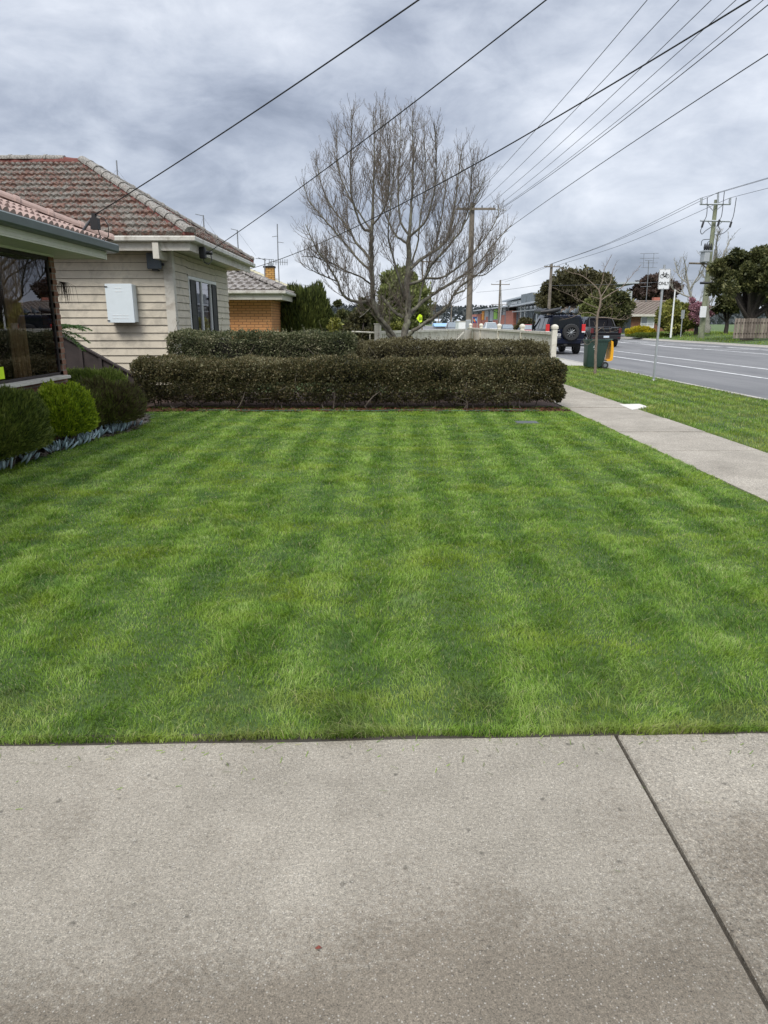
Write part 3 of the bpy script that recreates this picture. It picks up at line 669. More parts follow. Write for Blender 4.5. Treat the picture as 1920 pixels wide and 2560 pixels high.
boards(b, (WX, yw0-.06, 0), (WX, yw1+.06, 0), (1, 0, 0), .25, zw0-.05); boards(b, (WX, yw0-.06, 0), (WX, yw1+.06, 0), (1, 0, 0), zw1+.08, 3.02)
b.quad((-15.5, WY1, 0), (WX, WY1, 0), (WX, WY1, 3.1), (-15.5, WY1, 3.1)); b.quad((-15.5, WY0, 0), (-15.5, WY1, 0), (-15.5, WY1, 3.1), (-15.5, WY0, 3.1))
wpart(b, 'weatherboard_wall', M['board'], hs)
b = MB(); b.box(-15.4, WX-.03, WY0+.03, WY0+.12, 0, 3.05); b.box(WX-.12, WX-.02, WY0+.03, yw0-.02, 0, 3.05); b.box(WX-.12, WX-.02, yw1+.02, WY1, 0, 3.05); b.box(WX-1.3, WX-1.2, yw0-.5, yw1+.5, .5, 3.0)
wpart(b, 'inner_wall', M['dark'], hs)
b = MB(); b.box(-15.3, WX-.1, WY0+.2, WY1-.1, 2.98, 3.0); b.quad((-16, EY0+.02, 3.03), (EX-.02, EY0+.02, 3.03), (EX-.02, EY1, 3.03), (-16, EY1, 3.03)); wpart(b, 'soffit', M['trim'], hs)
b = MB(); b.box(WX-.16, WX+.035, WY0-.035, WY0+.0, .2, 3.02); b.box(WX+.0, WX+.036, WY0+.001, WY0+.13, .2, 3.02); wpart(b, 'corner_board', M['trim'], hs)
b = MB(); b.box(-16, EX-.02, EY0-.0, EY0+.03, 2.96, 3.13); b.box(EX-.05, EX-.02, EY0+.031, EY1, 2.96, 3.13); wpart(b, 'fascia', M['trim'], hs)
def gutterprof(P, Q, out, z, s=1.):  # quad gutter with rolled lip
    out = Vector(out); pr = [(0, 0), (.10, 0), (.125, .02), (.13, .09), (.118, .105), (.108, .10), (.105, .095), (.0, .095)]
    return [[Vector(E)+out*a*s+Vector((0, 0, z+c*s)) for a, c in pr] for E in (P, Q)]
b = MB()
pr = [(0, 0), (.10, 0), (.125, .02), (.13, .09), (.118, .105), (.108, .10), (.105, .095), (.0, .095)]
r1 = [Vector((-16, EY0-a, 3.12+c)) for a, c in pr]; r2 = [Vector((EX+a, EY0-a, 3.12+c)) for a, c in pr]; r3 = [Vector((EX+a, EY1+.06, 3.12+c)) for a, c in pr]
b.loft([r1, r2, r3], True)
for x in (-5.9, -8.7): b.box(x, x+.03, EY0-.137, EY0, 3.115, 3.235)
g = wpart(b, 'gutter', M['cgutter'], hs)
b = MB(); b.box(-4.62, -4.50, EY0-.10, EY0+.62, 2.80, 2.955); b.box(-4.62, -4.50, EY0-.10, EY0-.002, 2.955, 3.10); wpart(b, 'beam_end', M['trim'], hs)
# window
wf = MB(); X0 = WX+.03
for y0, y1, z0, z1 in ((yw0-.06, yw1+.06, zw1, zw1+.07), (yw0-.06, yw0, zw0-.05, zw1), (yw1, yw1+.06, zw0-.05, zw1), (yw0-.06, yw1+.06, zw0-.10, zw0-.05)): wf.box(WX-.06, X0, y0, y1, z0, z1)
S0, S1 = yw0+.52, yw1-.50
for y in (S0, S1-.05, S0+.60): wf.box(WX-.05, X0-.01, y, y+.05, zw0-.05, zw1)
wn = wpart(wf, 'window', M['white'], hs)
for y0, y1 in ((yw0+.02, S0-.01), (S1+.01, yw1-.02)):
    sb = MB(); sb.box(WX-.02, X0+.012, y0, y1, zw0-.04, zw1-.02); 
    for z in (zw0, zw0+.72, zw1-.09): sb.box(X0+.0121, X0+.022, y0, y1, z, z+.05)
    for y in (y0, y1-.05): sb.box(X0+.0122, X0+.0215, y, y+.05, zw0-.04, zw1-.02)
    wpart(sb, 'shutter', M['ink'], hs)
b = MB(); b.quad((WX-.01, S0, zw0), (WX-.01, S1, zw0), (WX-.01, S1, zw1), (WX-.01, S0, zw1)); gl = wpart(b, 'pane', M['winglass'], hs)
b = MB(); 
pts = [(WX-.10+.03*math.sin(i*.9), S0+.62+(S1-S0-.65)*i/40) for i in range(41)]
b.loft([[(x, y, zw0) for x, y in pts], [(x, y, zw1) for x, y in pts]], False, closed=False); wpart(b, 'curtain', M['lace'], hs)
# meter box, flood light, service connector on the house
def thing_mesh(name, mb, m, label, cat, parent=None): o = mb.build(name, m, parent); return o
c = at(305, 758, 15.25)
mbx = empty('meter_box', (-5.5, 15.46, 1.57), 0, 'white electric meter box with vent dots on the cream weatherboard wall', 'meter box')
b = MB(); b.rbox(-.28, .28, -.23, 0, 0, .76, .015); smooth_by_angle(b.build('box_body', M['boxwhite'], mbx))
b = MB(); b.rbox(-.285, .275, -.25, -.232, -.01, .77, .006); dr = b.build('box_door', M['boxwhite'], mbx)
b = MB()
for i in range(2):
    for j in range(2): b.box(-.05+i*.075-.022, -.05+i*.075+.022, -.256, -.2502, .61+j*.07, .625+j*.07)
for i in range(5):
    for j in range(2): b.box(-.15+i*.07-.02, -.15+i*.07+.02, -.256, -.2502, .075+j*.06, .088+j*.06)
b.build('vent_pattern', M['white'], dr)
b = MB(); b.box(-.30, -.23, -.262, -.2503, .70, .72); b.build('hinge', M['ink'], dr); b = MB(); b.box(-.295, -.24, -.262, -.2503, .02, .04); b.build('hinge', M['ink'], dr)
fl = empty('flood_light', tuple(at(380, 650, 15.2)), 0, 'grey blue flood light box under the eave of the weatherboard house', 'flood light')
fl.location.y = 15.36
b = MB(); b.rbox(-.145, .145, -.09, .02, -.17, .15, .03); b.build('housing', M['greyplastic'], fl)
b = MB(); b.box(-.12, .12, -.10, -.0905, -.13, .12); 
for k in range(9): b.box(-.11+k*.026, -.10+k*.026, -.105, -.1001, -.12, .11)
b.build('louvre', M['greyplastic'], fl); b = MB(); b.box(-.06, .06, -.04, .11, -.20, -.171); b.box(.13, .19, -.02, .02, -.1, -.05); b.build('bracket', M['black'], fl)
sv = empty('service_connector', (EX-.02, 15.75, 3.0), 0, 'black service fuse box with cable loop on the cream gutter fascia', 'connector box')
b = MB(); b.rbox(0, .13, -.10, .06, -.13, .10, .03); b.build('fuse_box', M['black'], sv)
b = MB(); b.tube([(.10, .1, 0), (.2, .13, -.0), (.23, .13, .0)], .04, 8); b.tube([(.2, .12, -.02), (.22, .10, -.16), (.16, .03, -.24), (.08, .0, -.20), (.07, .0, -.12)], .011, 6); b.build('cable_loop', M['black'], sv)
# ---- near house at left: tan ribbed fascia, tinted corner window
nh = empty('brick_house', (-4.5, 10.1, 0), 0, 'brown brick house at left edge with tinted window and pinkish tile roof', 'house')
GX, GY, GZ = -3.9, 10.62, 2.62
b = MB(); sl = math.hypot(1, .42)
roof_plane(b, (GX-.02, GY+.0, GZ+.02), (0, -1, 0), (-1, 0, .42), (.42, 0, 1), 5*sl, lambda v: v/sl, lambda v: 10.6, .34, .145, 'wave', .03, 9)
roof_plane(b, (GX-.02-12, GY, GZ+.02), (1, 0, 0), (0, -1, .42), (0, .42, 1), 5*sl, lambda v: v/sl, lambda v: 12-v/sl, .34, .145, 'wave', .03, 10)
b.quad((-8.9, 5.62, 4.69), (-8.9, 0.02, 4.69), (-13.9, .02, 2.6), (-13.9, 10.6, 2.6))
rf = b.build('roof', M['pinktile'], nh); fixloc(rf, nh)
b = MB(); ridge_caps(b, (GX-.02, GY, GZ+.06), (-8.9, 5.62, 4.74), .42, .11, 3); ridge_caps(b, (-8.9, 5.62, 4.74), (-8.9, 0, 4.74), .42, .11, 4); b.build('ridge_capping', M['pinktile'], rf)
b = MB(); pr2 = [(-.02, 0), (.09, 0), (.11, .02), (.115, .10), (.10, .115), (.09, .11), (.09, .10), (-.02, .10)]
b.loft([[Vector((GX+a, 0, GZ-.10+c)) for a, c in pr2], [Vector((GX+a, GY+.02, GZ-.10+c)) for a, c in pr2]], True)
b.loft([[Vector((-13.9, GY+a, GZ-.10+c)) for a, c in pr2], [Vector((GX+.02, GY+a, GZ-.10+c)) for a, c in pr2]], True); wpart(b, 'gutter', M['gutter'], nh)
b = MB(); 
for k in range(5): b.box(GX-.045+(k % 2)*.006, GX-.022+(k % 2)*.006, 0, GY-.18, GZ-.20+k*.020, GZ-.20+(k+1)*.020-.001)
b.box(GX-.05, GX-.012, GY-.18, GY-.14, GZ-.205, GZ-.095); b.box(-13.8, GX-.05, GY-.17, GY-.145, GZ-.20, GZ-.1); wpart(b, 'fascia', M['fascia'], nh)
b = MB(); b.quad((GX-.03, 0, GZ-.192), (GX-.03, GY-.16, GZ-.192), (-13.8, GY-.16, GZ-.192), (-13.8, 0, GZ-.192)); b.box(-4.47, -4.43, 0, 9.98, 2.405, GZ-.1925); wpart(b, 'soffit', M['fascia'], nh)
NX, NY = -4.5, 10.1
SZ = .86
b = MB(); b.box(NX-.11, NX, 0, NY, 0, SZ-.06); b.box(NX-.11, NX, 9.99, NY, SZ-.06, 2.43); b.box(NX-.11, NX, 0, 5.0, SZ-.06, 2.43)
k = 0
z = .0
while z < 2.35:   # toothed brick quoin at the corner
    if k % 2: b.box(NX-.11, NX+.006, NY-.11, NY+.008, z+.006, z+.07)
    z += .076; k += 1
wpart(b, 'brick_wall', M['brownbrick'], nh)
b = MB(); b.box(-13.3, NX-.11, NY-.11, NY, 0, 2.43); b.box(-13.3, -13.2, .3, NY-.11, 0, 2.43); b.box(-13.2, NX-.11, .3, .4, 0, 2.43); wpart(b, 'end_wall', M['brownbrickx'], nh)
b = MB(); b.box(-9.5, -9.4, .5, 9.9, 0, 2.4); b.box(-9.4, NX-.2, 9.95, 9.985, 0, 2.4); b.box(-9.4, NX-.2, .5, 9.9, 2.37, 2.39); b.box(-9.4, NX-.2, .5, 9.9, .2, .22); wpart(b, 'room', M['dark'], nh)
b = MB(); b.loft([[(NX-.1, y, SZ-.055), (NX+.075, y, SZ-.055), (NX+.075, y, SZ-.02), (NX-.1, y, SZ+.0)] for y in (4.9, 10.05)], True); wpart(b, 'window_sill', M['trim'], nh)
wi = MB()
for y0, y1, z0, z1 in ((5.0, 5.05, SZ, 2.43), (9.96, 9.99, SZ, 2.43), (5.0, 9.99, SZ-.0, SZ+.03), (5.0, 9.99, 2.37, 2.43), (7.5, 7.54, SZ, 2.43)): wi.box(NX-.06, NX-.025, y0, y1, z0, z1)
wi_ = wpart(wi, 'window', M['darkwood'], nh)
b = MB(); b.quad((NX-.04, 5.0, SZ), (NX-.04, 9.99, SZ), (NX-.04, 9.99, 2.43), (NX-.04, 5.0, 2.43)); wpart(b, 'pane', M['winglass'], nh)
for y0, y1, zt in ((9.20, 9.62, 2.02), (8.50, 8.80, 2.0), (7.7, 8.2, 2.0)):
    b = MB(); pts = [(NX-.28+.035*math.sin(i*1.15)+.01*math.sin(i*2.9), y0+(y1-y0)*i/36) for i in range(37)]
    b.loft([[(x, y, SZ-.1) for x, y in pts], [(x, y, 2.34) for x, y in pts]], False, closed=False); wpart(b, 'curtain', M['curtain'], nh, True)
st = MB(); st.quad((NX-.034, 8.36, SZ+.05), (NX-.034, 8.50, SZ+.05), (NX-.034, 8.50, SZ+.19), (NX-.034, 8.36, SZ+.19)); sk = st.build('window_sticker', M['lime']); tag(sk, 'small yellow sticker in the lower corner of the tinted window', 'sticker')
# service mast on near house
ms = empty('service_mast', (-4.02, 10.02, 2.66), 0, 'slanted grey service pipe with black fuse box at the near roof edge', 'service mast')
tip = at(236, 538, 9.9)-Vector((-4.02, 10.02, 2.66))
foot = at(196, 592, 9.95)-Vector((-4.02, 10.02, 2.66))
b = MB(); b.tube([foot+Vector((0, 0, -.03)), foot, tip+Vector((-.03, 0, -.03))], .018, 8); b.build('pipe', M['greywire'], ms)
b = MB(); b.box(tip.x-.045, tip.x+.055, tip.y-.06, tip.y+.03, tip.z-.18, tip.z-.04); b.box(tip.x-.03, tip.x+.02, tip.y-.03, tip.y+.02, tip.z-.04, tip.z+.02); b.build('fuse_box', M['black'], ms)
b = MB(); b.tube([tip+Vector((.02, 0, .0)), tip+Vector((.12, 0, -.03)), tip+Vector((.17, 0, -.13)), tip+Vector((.16, 0, -.26)), tip+Vector((.10, 0, -.31)), tip+Vector((.05, 0, -.26)), tip+Vector((.03, 0, -.17))], .006, 6); b.build('cable_loop', M['black'], ms)
# dark side fence between the houses
fn = empty('paling_fence', (-4.8, 13.75, 0), 0, 'dark brown timber side fence raking down between the two houses', 'fence')
b = MB(); zf = lambda x: .55+(-4.8-x)*.575
b.loft([[(x, 13.74, -.05), (x, 13.76, -.05), (x, 13.76, min(zf(x), 1.9)), (x, 13.74, min(zf(x), 1.9))] for x in (-4.7, -7.2, -13.4)], True)
wpart(b, 'panel', M['darkwood'], fn)
b = MB(); b.loft([[(x, 13.69, zf(x)), (x, 13.79, zf(x)), (x, 13.79, zf(x)+.035), (x, 13.69, zf(x)+.035)] for x in (-4.68, -7.2)], True); b.box(-13.4, -7.2, 13.69, 13.79, 1.9, 1.94); wpart(b, 'capping', M['darkwood'], fn)
b = MB()
for k in range(8):
    x = -4.72-k*.36; b.box(x-.03, x+.03, 13.70, 13.739, -.05, zf(x))
wpart(b, 'batten', M['darkwood'], fn)
# ---- orange brick house
oh = empty('orange_brick_house', (-4.0, 26, 0), 0, 'low orange brick house with grey tile roof behind the weatherboard house', 'house')
OX = at(678, 780, 26).x; OEX = at(706, 726, 25.4).x; zE = at(700, 728, 25.4).z
b = MB(); b.box(-16, OX, 26, 26.1, 0, zE); wpart(b, 'brick_wall', M['orangebrick'], oh)
b = MB(); b.box(OX-.1, OX-.001, 26.101, 36, 0, zE); wpart(b, 'side_wall', M['orangebricky'], oh)
rf = hiproof(oh, -16, OEX, 25.4, 36.6, zE+.03, .40, M['greytile'], 'spanish', M['greytile'], .33, .30, seed=20, t=.05); fixloc(rf, oh)
b = MB(); b.loft([[Vector((-16, 25.4-a, zE-.09+c)) for a, c in pr], [Vector((OEX+a, 25.4-a, zE-.09+c)) for a, c in pr], [Vector((OEX+a, 36.6, zE-.09+c)) for a, c in pr]], True); wpart(b, 'gutter', M['cgutter'], oh)
b = MB(); b.box(-16, OEX-.02, 25.4, 25.43, zE-.28, zE-.09); b.box(OEX-.05, OEX-.02, 25.431, 36.5, zE-.28, zE-.09); b.quad((-16, 25.42, zE-.25), (OEX-.03, 25.42, zE-.25), (OEX-.03, 36, zE-.25), (-16, 36, zE-.25)); wpart(b, 'fascia', M['trim'], oh)
# house behind it with pale roof and yellow brick chimney
ph = empty('pale_roof_house', (-5, 40, 0), 0, 'house with pale yellow roof and yellow brick chimney behind the orange brick house', 'house')
pe = at(745, 732, 40)
b = MB(); b.box(-18, pe.x-.6, 40.6, 47, 0, pe.z); wpart(b, 'brick_wall', M['orangebrick'], ph)
rf = hiproof(ph, -20, pe.x, 40, 47.4, pe.z, .42, M['paletile'], 'spanish', M['paletile'], .36, .32, seed=30, t=.04); fixloc(rf, ph)
c0 = at(661, 694, 39.0); cw = at(691, 700, 39).x-c0.x; ct = at(676, 669, 39)
b = MB(); b.box(c0.x, c0.x+cw*.8, 39, 39.5, c0.z-1.5, ct.z); ch = wpart(b, 'chimney', M['yellowbrick'], ph)
b = MB(); b.box(c0.x-.04, c0.x+cw*.8+.04, 38.96, 39.54, ct.z, ct.z+.09); wpart(b, 'chimney_cap', M['dark'], ph)
b = MB(); b.cyl((c0.x+.3, 39.25, ct.z+.09), (c0.x+.3, 39.25, ct.z+.24), .14, 10); wpart(b, 'chimney_pot', M['metal'], ph)
# ------------------------------------------------------------------ foliage
def norm(a): return a/np.maximum(np.linalg.norm(a, axis=1, keepdims=True), 1e-6)
def leaf_mesh(name, P, D, ln, wd, mt, parent=None, fold=True):
    n = len(P); D = norm(D); Rn = norm(rng.normal(size=(n, 3))); S = norm(np.cross(D, Rn)); ln = np.asarray(ln).reshape(-1, 1)*np.ones((n, 1)); wd = np.asarray(wd).reshape(-1, 1)*np.ones((n, 1))
    Nn = np.cross(D, S)
    V = np.empty((n, 4, 3)); V[:, 0] = P; V[:, 1] = P+D*ln*.45+S*wd/2+Nn*wd*.15; V[:, 2] = P+D*ln; V[:, 3] = P+D*ln*.45-S*wd/2-Nn*wd*.15
    return np_mesh(name, V.reshape(-1, 3), np.arange(n*4).reshape(-1, 4), mt, parent)
def n3(P, s, seed):
    r = np.random.default_rng(seed); o = np.zeros(len(P))
    for k in range(8):
        d = r.normal(size=3); d /= np.linalg.norm(d); f = s*r.uniform(.6, 2.4); o += np.sin(f*(P@d)+r.uniform(0, 6.28))/8**.5
    return o
def join_tubes(name, tubes, mt, parent=None):
    # tubes: list of (points (k,3), radii (k)); side count by radius; one mesh
    Vs = []; Fs = []; base = 0
    for pts, rad in tubes:
        pts = np.asarray(pts, float); rad = np.asarray(rad, float); k = len(pts)
        n = 3 if rad[0] < .012 else (5 if rad[0] < .04 else 9)
        T = np.gradient(pts, axis=0); T = norm(T); up = np.array([.31, .17, .93]) if abs(T[0][2]) < .85 else np.array([1., .1, 0])
        A = norm(np.cross(T, up)); B = np.cross(T, A); a = np.arange(n)*2*np.pi/n
        ring = pts[:, None]+(A[:, None]*np.cos(a)[None, :, None]+B[:, None]*np.sin(a)[None, :, None])*rad[:, None, None]
        Vs.append(ring.reshape(-1, 3))
        i = np.arange(k-1)[:, None]; j = np.arange(n)[None]; j2 = (j+1) % n
        Fs.append(np.stack([base+i*n+j, base+i*n+j2, base+(i+1)*n+j2, base+(i+1)*n+j], -1).reshape(-1, 4)); base += k*n
    return np_mesh(name, np.concatenate(Vs), np.concatenate(Fs), mt, parent, True)
def hedge(root_loc, x0, x1, y0, y1, z0, z1, n, leaf, mt, label, gap=0., seed=1, group=None, stems=True, twig=.0):
    rt = empty('hedge', root_loc, 0, label, 'hedge', group); C = np.array(root_loc)
    w_, d_, h_ = x1-x0, y1-y0, z1-z0
    # faces: front, top, left, right, back sampled by area
    areas = np.array([w_*h_*1.4, w_*d_*1.2, d_*h_, d_*h_, w_*h_*.35]); cnt = (n*areas/areas.sum()).astype(int); Ps = []; Ns = []
    for k, c in enumerate(cnt):
        a, b_ = rng.random(c), rng.random(c)
        if k == 0: p = np.stack([x0+w_*a, np.full(c, y0), z0+h_*b_], 1); nn = (0, -1, 0)
        if k == 1: p = np.stack([x0+w_*a, y0+d_*b_, np.full(c, z1)], 1); nn = (0, 0, 1)
        if k == 2: p = np.stack([np.full(c, x0), y0+d_*a, z0+h_*b_], 1); nn = (-1, 0, 0)
        if k == 3: p = np.stack([np.full(c, x1), y0+d_*a, z0+h_*b_], 1); nn = (1, 0, 0)
        if k == 4: p = np.stack([x0+w_*a, np.full(c, y1), z0+h_*b_], 1); nn = (0, 1, 0)
        Ps.append(p); Ns.append(np.tile(nn, (c, 1)).astype(float))
    P = np.concatenate(Ps); Nn = np.concatenate(Ns)
    # round edges
    cen = np.array([(x0+x1)/2, (y0+y1)/2, (z0+z1)/2]); half = np.array([w_/2, d_/2, h_/2]); r = min(d_, h_)*.28
    q = np.clip(P-cen, -(half-r), half-r); dv_ = P-cen-q; dl_ = np.linalg.norm(dv_, axis=1, keepdims=True); dn = dv_/np.maximum(dl_, 1e-6)
    P = cen+q+dn*np.minimum(dl_, r); Nn = dn
    lump = .028*n3(P, 4, seed)+.026*n3(P, 11, seed+1)+.018*n3(P, 27, seed+5)
    inw = rng.exponential(.06, len(P)); P = P+Nn*(lump-inw)[:, None]
    hh = (P[:, 2]-z0)/h_; holes = n3(P, 7, seed+3)
    keep = ((hh > .22) | (rng.random(len(P)) < .55+hh*2.4+.1*holes)) & ((holes > -.95) | (rng.random(len(P)) < .35))
    P, Nn, hh = P[keep], Nn[keep], hh[keep]
    # lower part narrows towards the stems
    P[:, 1] += np.where(hh < .35, (.35-hh)*.45*np.sign(cen[1]-P[:, 1]), 0)
    D = Nn*.7+rng.normal(size=P.shape)*.8+np.array([0, 0, .35])
    s = rng.uniform(.6, 1.3, len(P)); leaf_mesh('foliage', P-C, D, leaf*s, leaf*.62*s, mt, rt)
    tb = []
    # sprouts poking from the top
    for i in range(int(w_*14)):
        x = rng.uniform(x0+.05, x1-.05); y = rng.uniform(y0+.1, y1-.1); z = z1-.03
        L_ = rng.exponential(.05)+.03+twig; d = np.array([rng.normal()*.25, rng.normal()*.25, 1])
        tb.append((np.array([[x, y, z], [x+d[0]*L_*.5, y+d[1]*L_*.5, z+L_*.5], [x+d[0]*L_, y+d[1]*L_, z+L_]])-C, [.003, .0025, .0015]))
    sp = np.concatenate([t[0][1:2]+(t[0][2:3]-t[0][1:2])*f for t in tb for f in (0, .3, .6, .9, 1, .5)]); leaf_mesh('young_leaves', sp, rng.normal(size=sp.shape)+np.array([0, 0, .6]), leaf*.8, leaf*.45, mt, rt)
    st = []
    for i in range(int(w_*9)):
        x = rng.uniform(x0+.1, x1-.1); y = rng.uniform(y0+.12, y1-.12); k = 6; p = np.array([x, y, -.02]); pts = [p]
        d = np.array([rng.normal()*.5, rng.normal()*.35, 1.]);
        for j in range(k): d = d+rng.normal(size=3)*.35; d[2] = abs(d[2])*.8+.2; p = p+d/np.linalg.norm(d)*(z1*.16); pts.append(p)
        pts = np.array(pts); pts[:, 1] = np.clip(pts[:, 1], y0+.03, y1-.03); pts[:, 0] = np.clip(pts[:, 0], x0+.03, x1-.03); st.append((pts-C, np.linspace(.014, .004, len(pts))))
        for q in range(3):
            a = pts[rng.integers(1, 4)]; b_ = a+np.array([rng.normal()*.18, -abs(rng.normal())*.16, rng.uniform(-.05, .15)]); b_[1] = max(b_[1], y0-.02); mid = (a+b_)/2+rng.normal(size=3)*.03
            st.append((np.array([a, mid, b_])-C, [.006, .004, .002]))
    join_tubes('branches', st+tb, M['palebark' if False else 'twig'], rt)
    # solid near black core box filling the leaf shell
    b = MB(); b.rbox(x0+.2-C[0], x1-.2-C[0], y0+.3-C[1], y1-.15-C[1], z0+.42-C[2], z1-.14-C[2], .12); b.build('dark_core', M['hedgecore'], rt)
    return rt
M['hedgecore'] = mat('dark foliage core', (.014, .013, .008), .95, var=.5, scale=18)  # near black colour of the solid cores inside hedges and shrubs
H1a = at(330, 1025, 13); 
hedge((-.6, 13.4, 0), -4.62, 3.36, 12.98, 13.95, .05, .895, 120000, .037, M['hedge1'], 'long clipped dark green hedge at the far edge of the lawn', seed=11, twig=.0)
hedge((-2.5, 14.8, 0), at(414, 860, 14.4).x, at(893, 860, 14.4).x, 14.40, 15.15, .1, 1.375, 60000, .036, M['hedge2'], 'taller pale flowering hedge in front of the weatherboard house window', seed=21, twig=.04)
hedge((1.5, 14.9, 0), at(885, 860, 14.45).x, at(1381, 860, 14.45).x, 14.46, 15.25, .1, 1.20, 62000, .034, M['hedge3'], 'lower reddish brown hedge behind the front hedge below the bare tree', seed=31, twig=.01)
def heath(x, y, rx, ry, h, n, mt, label, leaf=.06, wd=.010, seed=1, boxy=2.6, up=.9, name='shrub'):
    rt = empty(name, (x, y, 0), 0, label, 'shrub')
    a = rng.uniform(0, 2*np.pi, n); c = rng.uniform(-.35, 1, n); s = np.sqrt(np.maximum(0, 1-c*c))
    U = np.stack([np.cos(a)*s, np.sin(a)*s, c], 1)
    k = (np.abs(U)**boxy).sum(1)**(-1/boxy); P = U*k[:, None]*np.array([rx, ry, h*.58]); P[:, 2] += h*.44
    P = P*(1+.06*n3(U, 4, seed)+.05*n3(U, 11, seed+1)+.03*n3(U, 24, seed+2)-rng.exponential(.06, n)+rng.exponential(.012, n))[:, None]; P[:, 2] = np.maximum(P[:, 2], .02)
    D = U*.8+np.array([0, 0, up])+rng.normal(size=P.shape)*.35
    s_ = rng.uniform(.6, 1.5, n); leaf_mesh('foliage', P, D, leaf*s_, wd*s_, mt, rt)
    b = MB(); rr = []
    for t in (-.30, -.1, .2, .5, .72, .85): r_ = max(.02, (1-abs(t)**2.2))**.5; rr.append([(math.cos(q*.524)*rx*.8*r_, math.sin(q*.524)*ry*.8*r_, h*.42+t*h*.5) for q in range(12)])
    b.loft(rr); smooth_by_angle(b.build('dark_core', M['hedgecore'], rt), 80)  # solid dark core lofted inside the leaves
    st = [(np.array([[rng.normal()*.05, rng.normal()*.05, -.02], [rng.normal()*rx*.3, rng.normal()*ry*.3, h*.3]]), [.012, .008]) for _ in range(8)]; join_tubes('branches', st, M['twig'], rt)
    return rt
heath(-4.25, 7.75, .32, .75, .76, 34000, M['shrubdark'], 'large dark green heath shrub at the left edge below the window', seed=1)
heath(-4.17, 9.12, .33, .52, .76, 26000, M['shrubbright'], 'bright yellow green rounded shrub in the left border', .04, .014, seed=2, boxy=1.9)
heath(-4.18, 10.55, .46, .55, .66, 30000, M['shrubbrown'], 'brown green heath shrub at the right end of the left border', seed=3)
heath(-4.35, 9.95, .34, .45, .60, 14000, M['shrubbrown'], 'brown topped heath tucked against the brick corner', seed=7)
heath(-4.95, 12.0, .60, .42, .74, 20000, M['shrubmid'], 'low flat topped green shrub in front of the dark side fence', seed=4)
heath(-4.60, 11.35, .38, .35, .60, 13000, M['shrubmid'], 'mid green shrub between the brown heath and the flat topped shrub', seed=5)
# blue grey succulents
def succulent(x, y, n, s, label):
    rt = empty('succulent', (x, y, 0), 0, label, 'succulent', 'blue succulents along the border'); V = MB()
    for i in range(n):
        a = rng.uniform(0, 6.28); r = rng.uniform(.0, .10)*s; bx, by = math.cos(a)*r*1.2, math.sin(a)*r; tilt = rng.uniform(.15, 1.3); L_ = rng.uniform(.05, .10)*s
        d = Vector((math.cos(a)*tilt, math.sin(a)*tilt, 1)).normalized(); p = Vector((bx, by, .0)); h = rng.uniform(0, .05)*s
        V.tube([p, p+d*h+d*L_*.35, p+d*h+d*L_*.75+Vector((0, 0, .006)), p+d*h+d*L_+Vector((0, 0, .012))], [.006*s, .0095*s, .0085*s, .001], 5)
    V.build('leaves', M['succ'], rt, True)
spots = [(15, 1160, 1.3), (45, 1150, 1.2), (116, 1130, .8), (138, 1124, 1.25), (180, 1113, 1.1), (190, 1109, 1.0), (214, 1101, 1.1), (230, 1092, 1.2), (237, 1078, 1.6), (272, 1083, 1.0), (288, 1078, 1.2), (316, 1066, 1.1), (2, 1172, 1.2)]
for i, (u, v, s) in enumerate(spots):
    g_ = G(u, v); g_.x = min(g_.x+.06, bedx(g_.y)-.02)
    lab = 'small blue grey succulent with upright finger leaves at the curved lawn edge'
    succulent(g_.x, g_.y, int(13*s), s*1.15, lab)
# strappy plant left of the hedge
def strappy(x, y, n, L_, label, wd=.03):
    P = []; Fc = []
    for i in range(n):
        a = rng.uniform(0, 6.28); r = rng.uniform(.4, 1)*L_; w_ = wd*rng.uniform(.6, 1); sx_, sy_ = -math.sin(a)*w_/2, math.cos(a)*w_/2; k = len(P); h = rng.uniform(.5, 1.1)*L_
        for t, hh, ww in ((0, 0, .7), (.3, .75, 1), (.65, 1., .8), (1, .75, .1)):
            c = (math.cos(a)*r*t, math.sin(a)*r*t, h*hh); P += [(c[0]-sx_*ww, c[1]-sy_*ww, c[2]), (c[0]+sx_*ww, c[1]+sy_*ww, c[2])]
        for j in range(3): Fc.append((k+2*j, k+2*j+1, k+2*j+3, k+2*j+2))
    o = np_mesh('strappy_plant', P, Fc, M['shrubdark']); o.location = (x, y, 0); tag(o, label, 'plant')
strappy(-4.75, 12.95, 46, .28, 'dark strappy leaved clump at the left end of the front hedge'); 
# fern fronds reaching past the brick corner
fr = empty('tree_fern', (-5.12, 11.1, 0), 0, 'green tree fern fronds poking out past the brick corner', 'fern')
b = MB(); b.tube([(0, 0, 0), (0, .02, .7), (-.02, 0, 1.45)], [.08, .09, .08], 8); b.build('trunk', M['darkbark'], fr)
P = []; D = []; tb = []
for k, (az, L_, el) in enumerate([(0, .62, .42), (12, .55, .12), (-25, .5, .5), (60, .6, .4), (150, .6, .4), (210, .6, .4), (-60, .55, .3), (100, .5, .5), (-5, .5, -.1)]):
    a = R(az); pts = []
    for t in np.linspace(0, 1, 14): pts.append((math.cos(a)*L_*t, math.sin(a)*L_*t, 1.45+el*L_*t*1.2-.32*t*t*L_*1.6))
    pts = np.array(pts); tb.append((pts, np.linspace(.006, .002, 14)))
    for i in range(2, 14):
        for q in range(3):
            f = q/3; p = pts[i-1]*(1-f)+pts[i]*f; wl = .13*math.sin(math.pi*min(1, (i/13)*.85+.12))
            for sd in (-1, 1):
                for m_ in range(3):
                    dd = np.array([-math.sin(a)*sd+.4*math.cos(a), math.cos(a)*sd+.4*math.sin(a), -.25+rng.normal()*.12]); P.append(p+dd*wl*m_/3); D.append(dd)
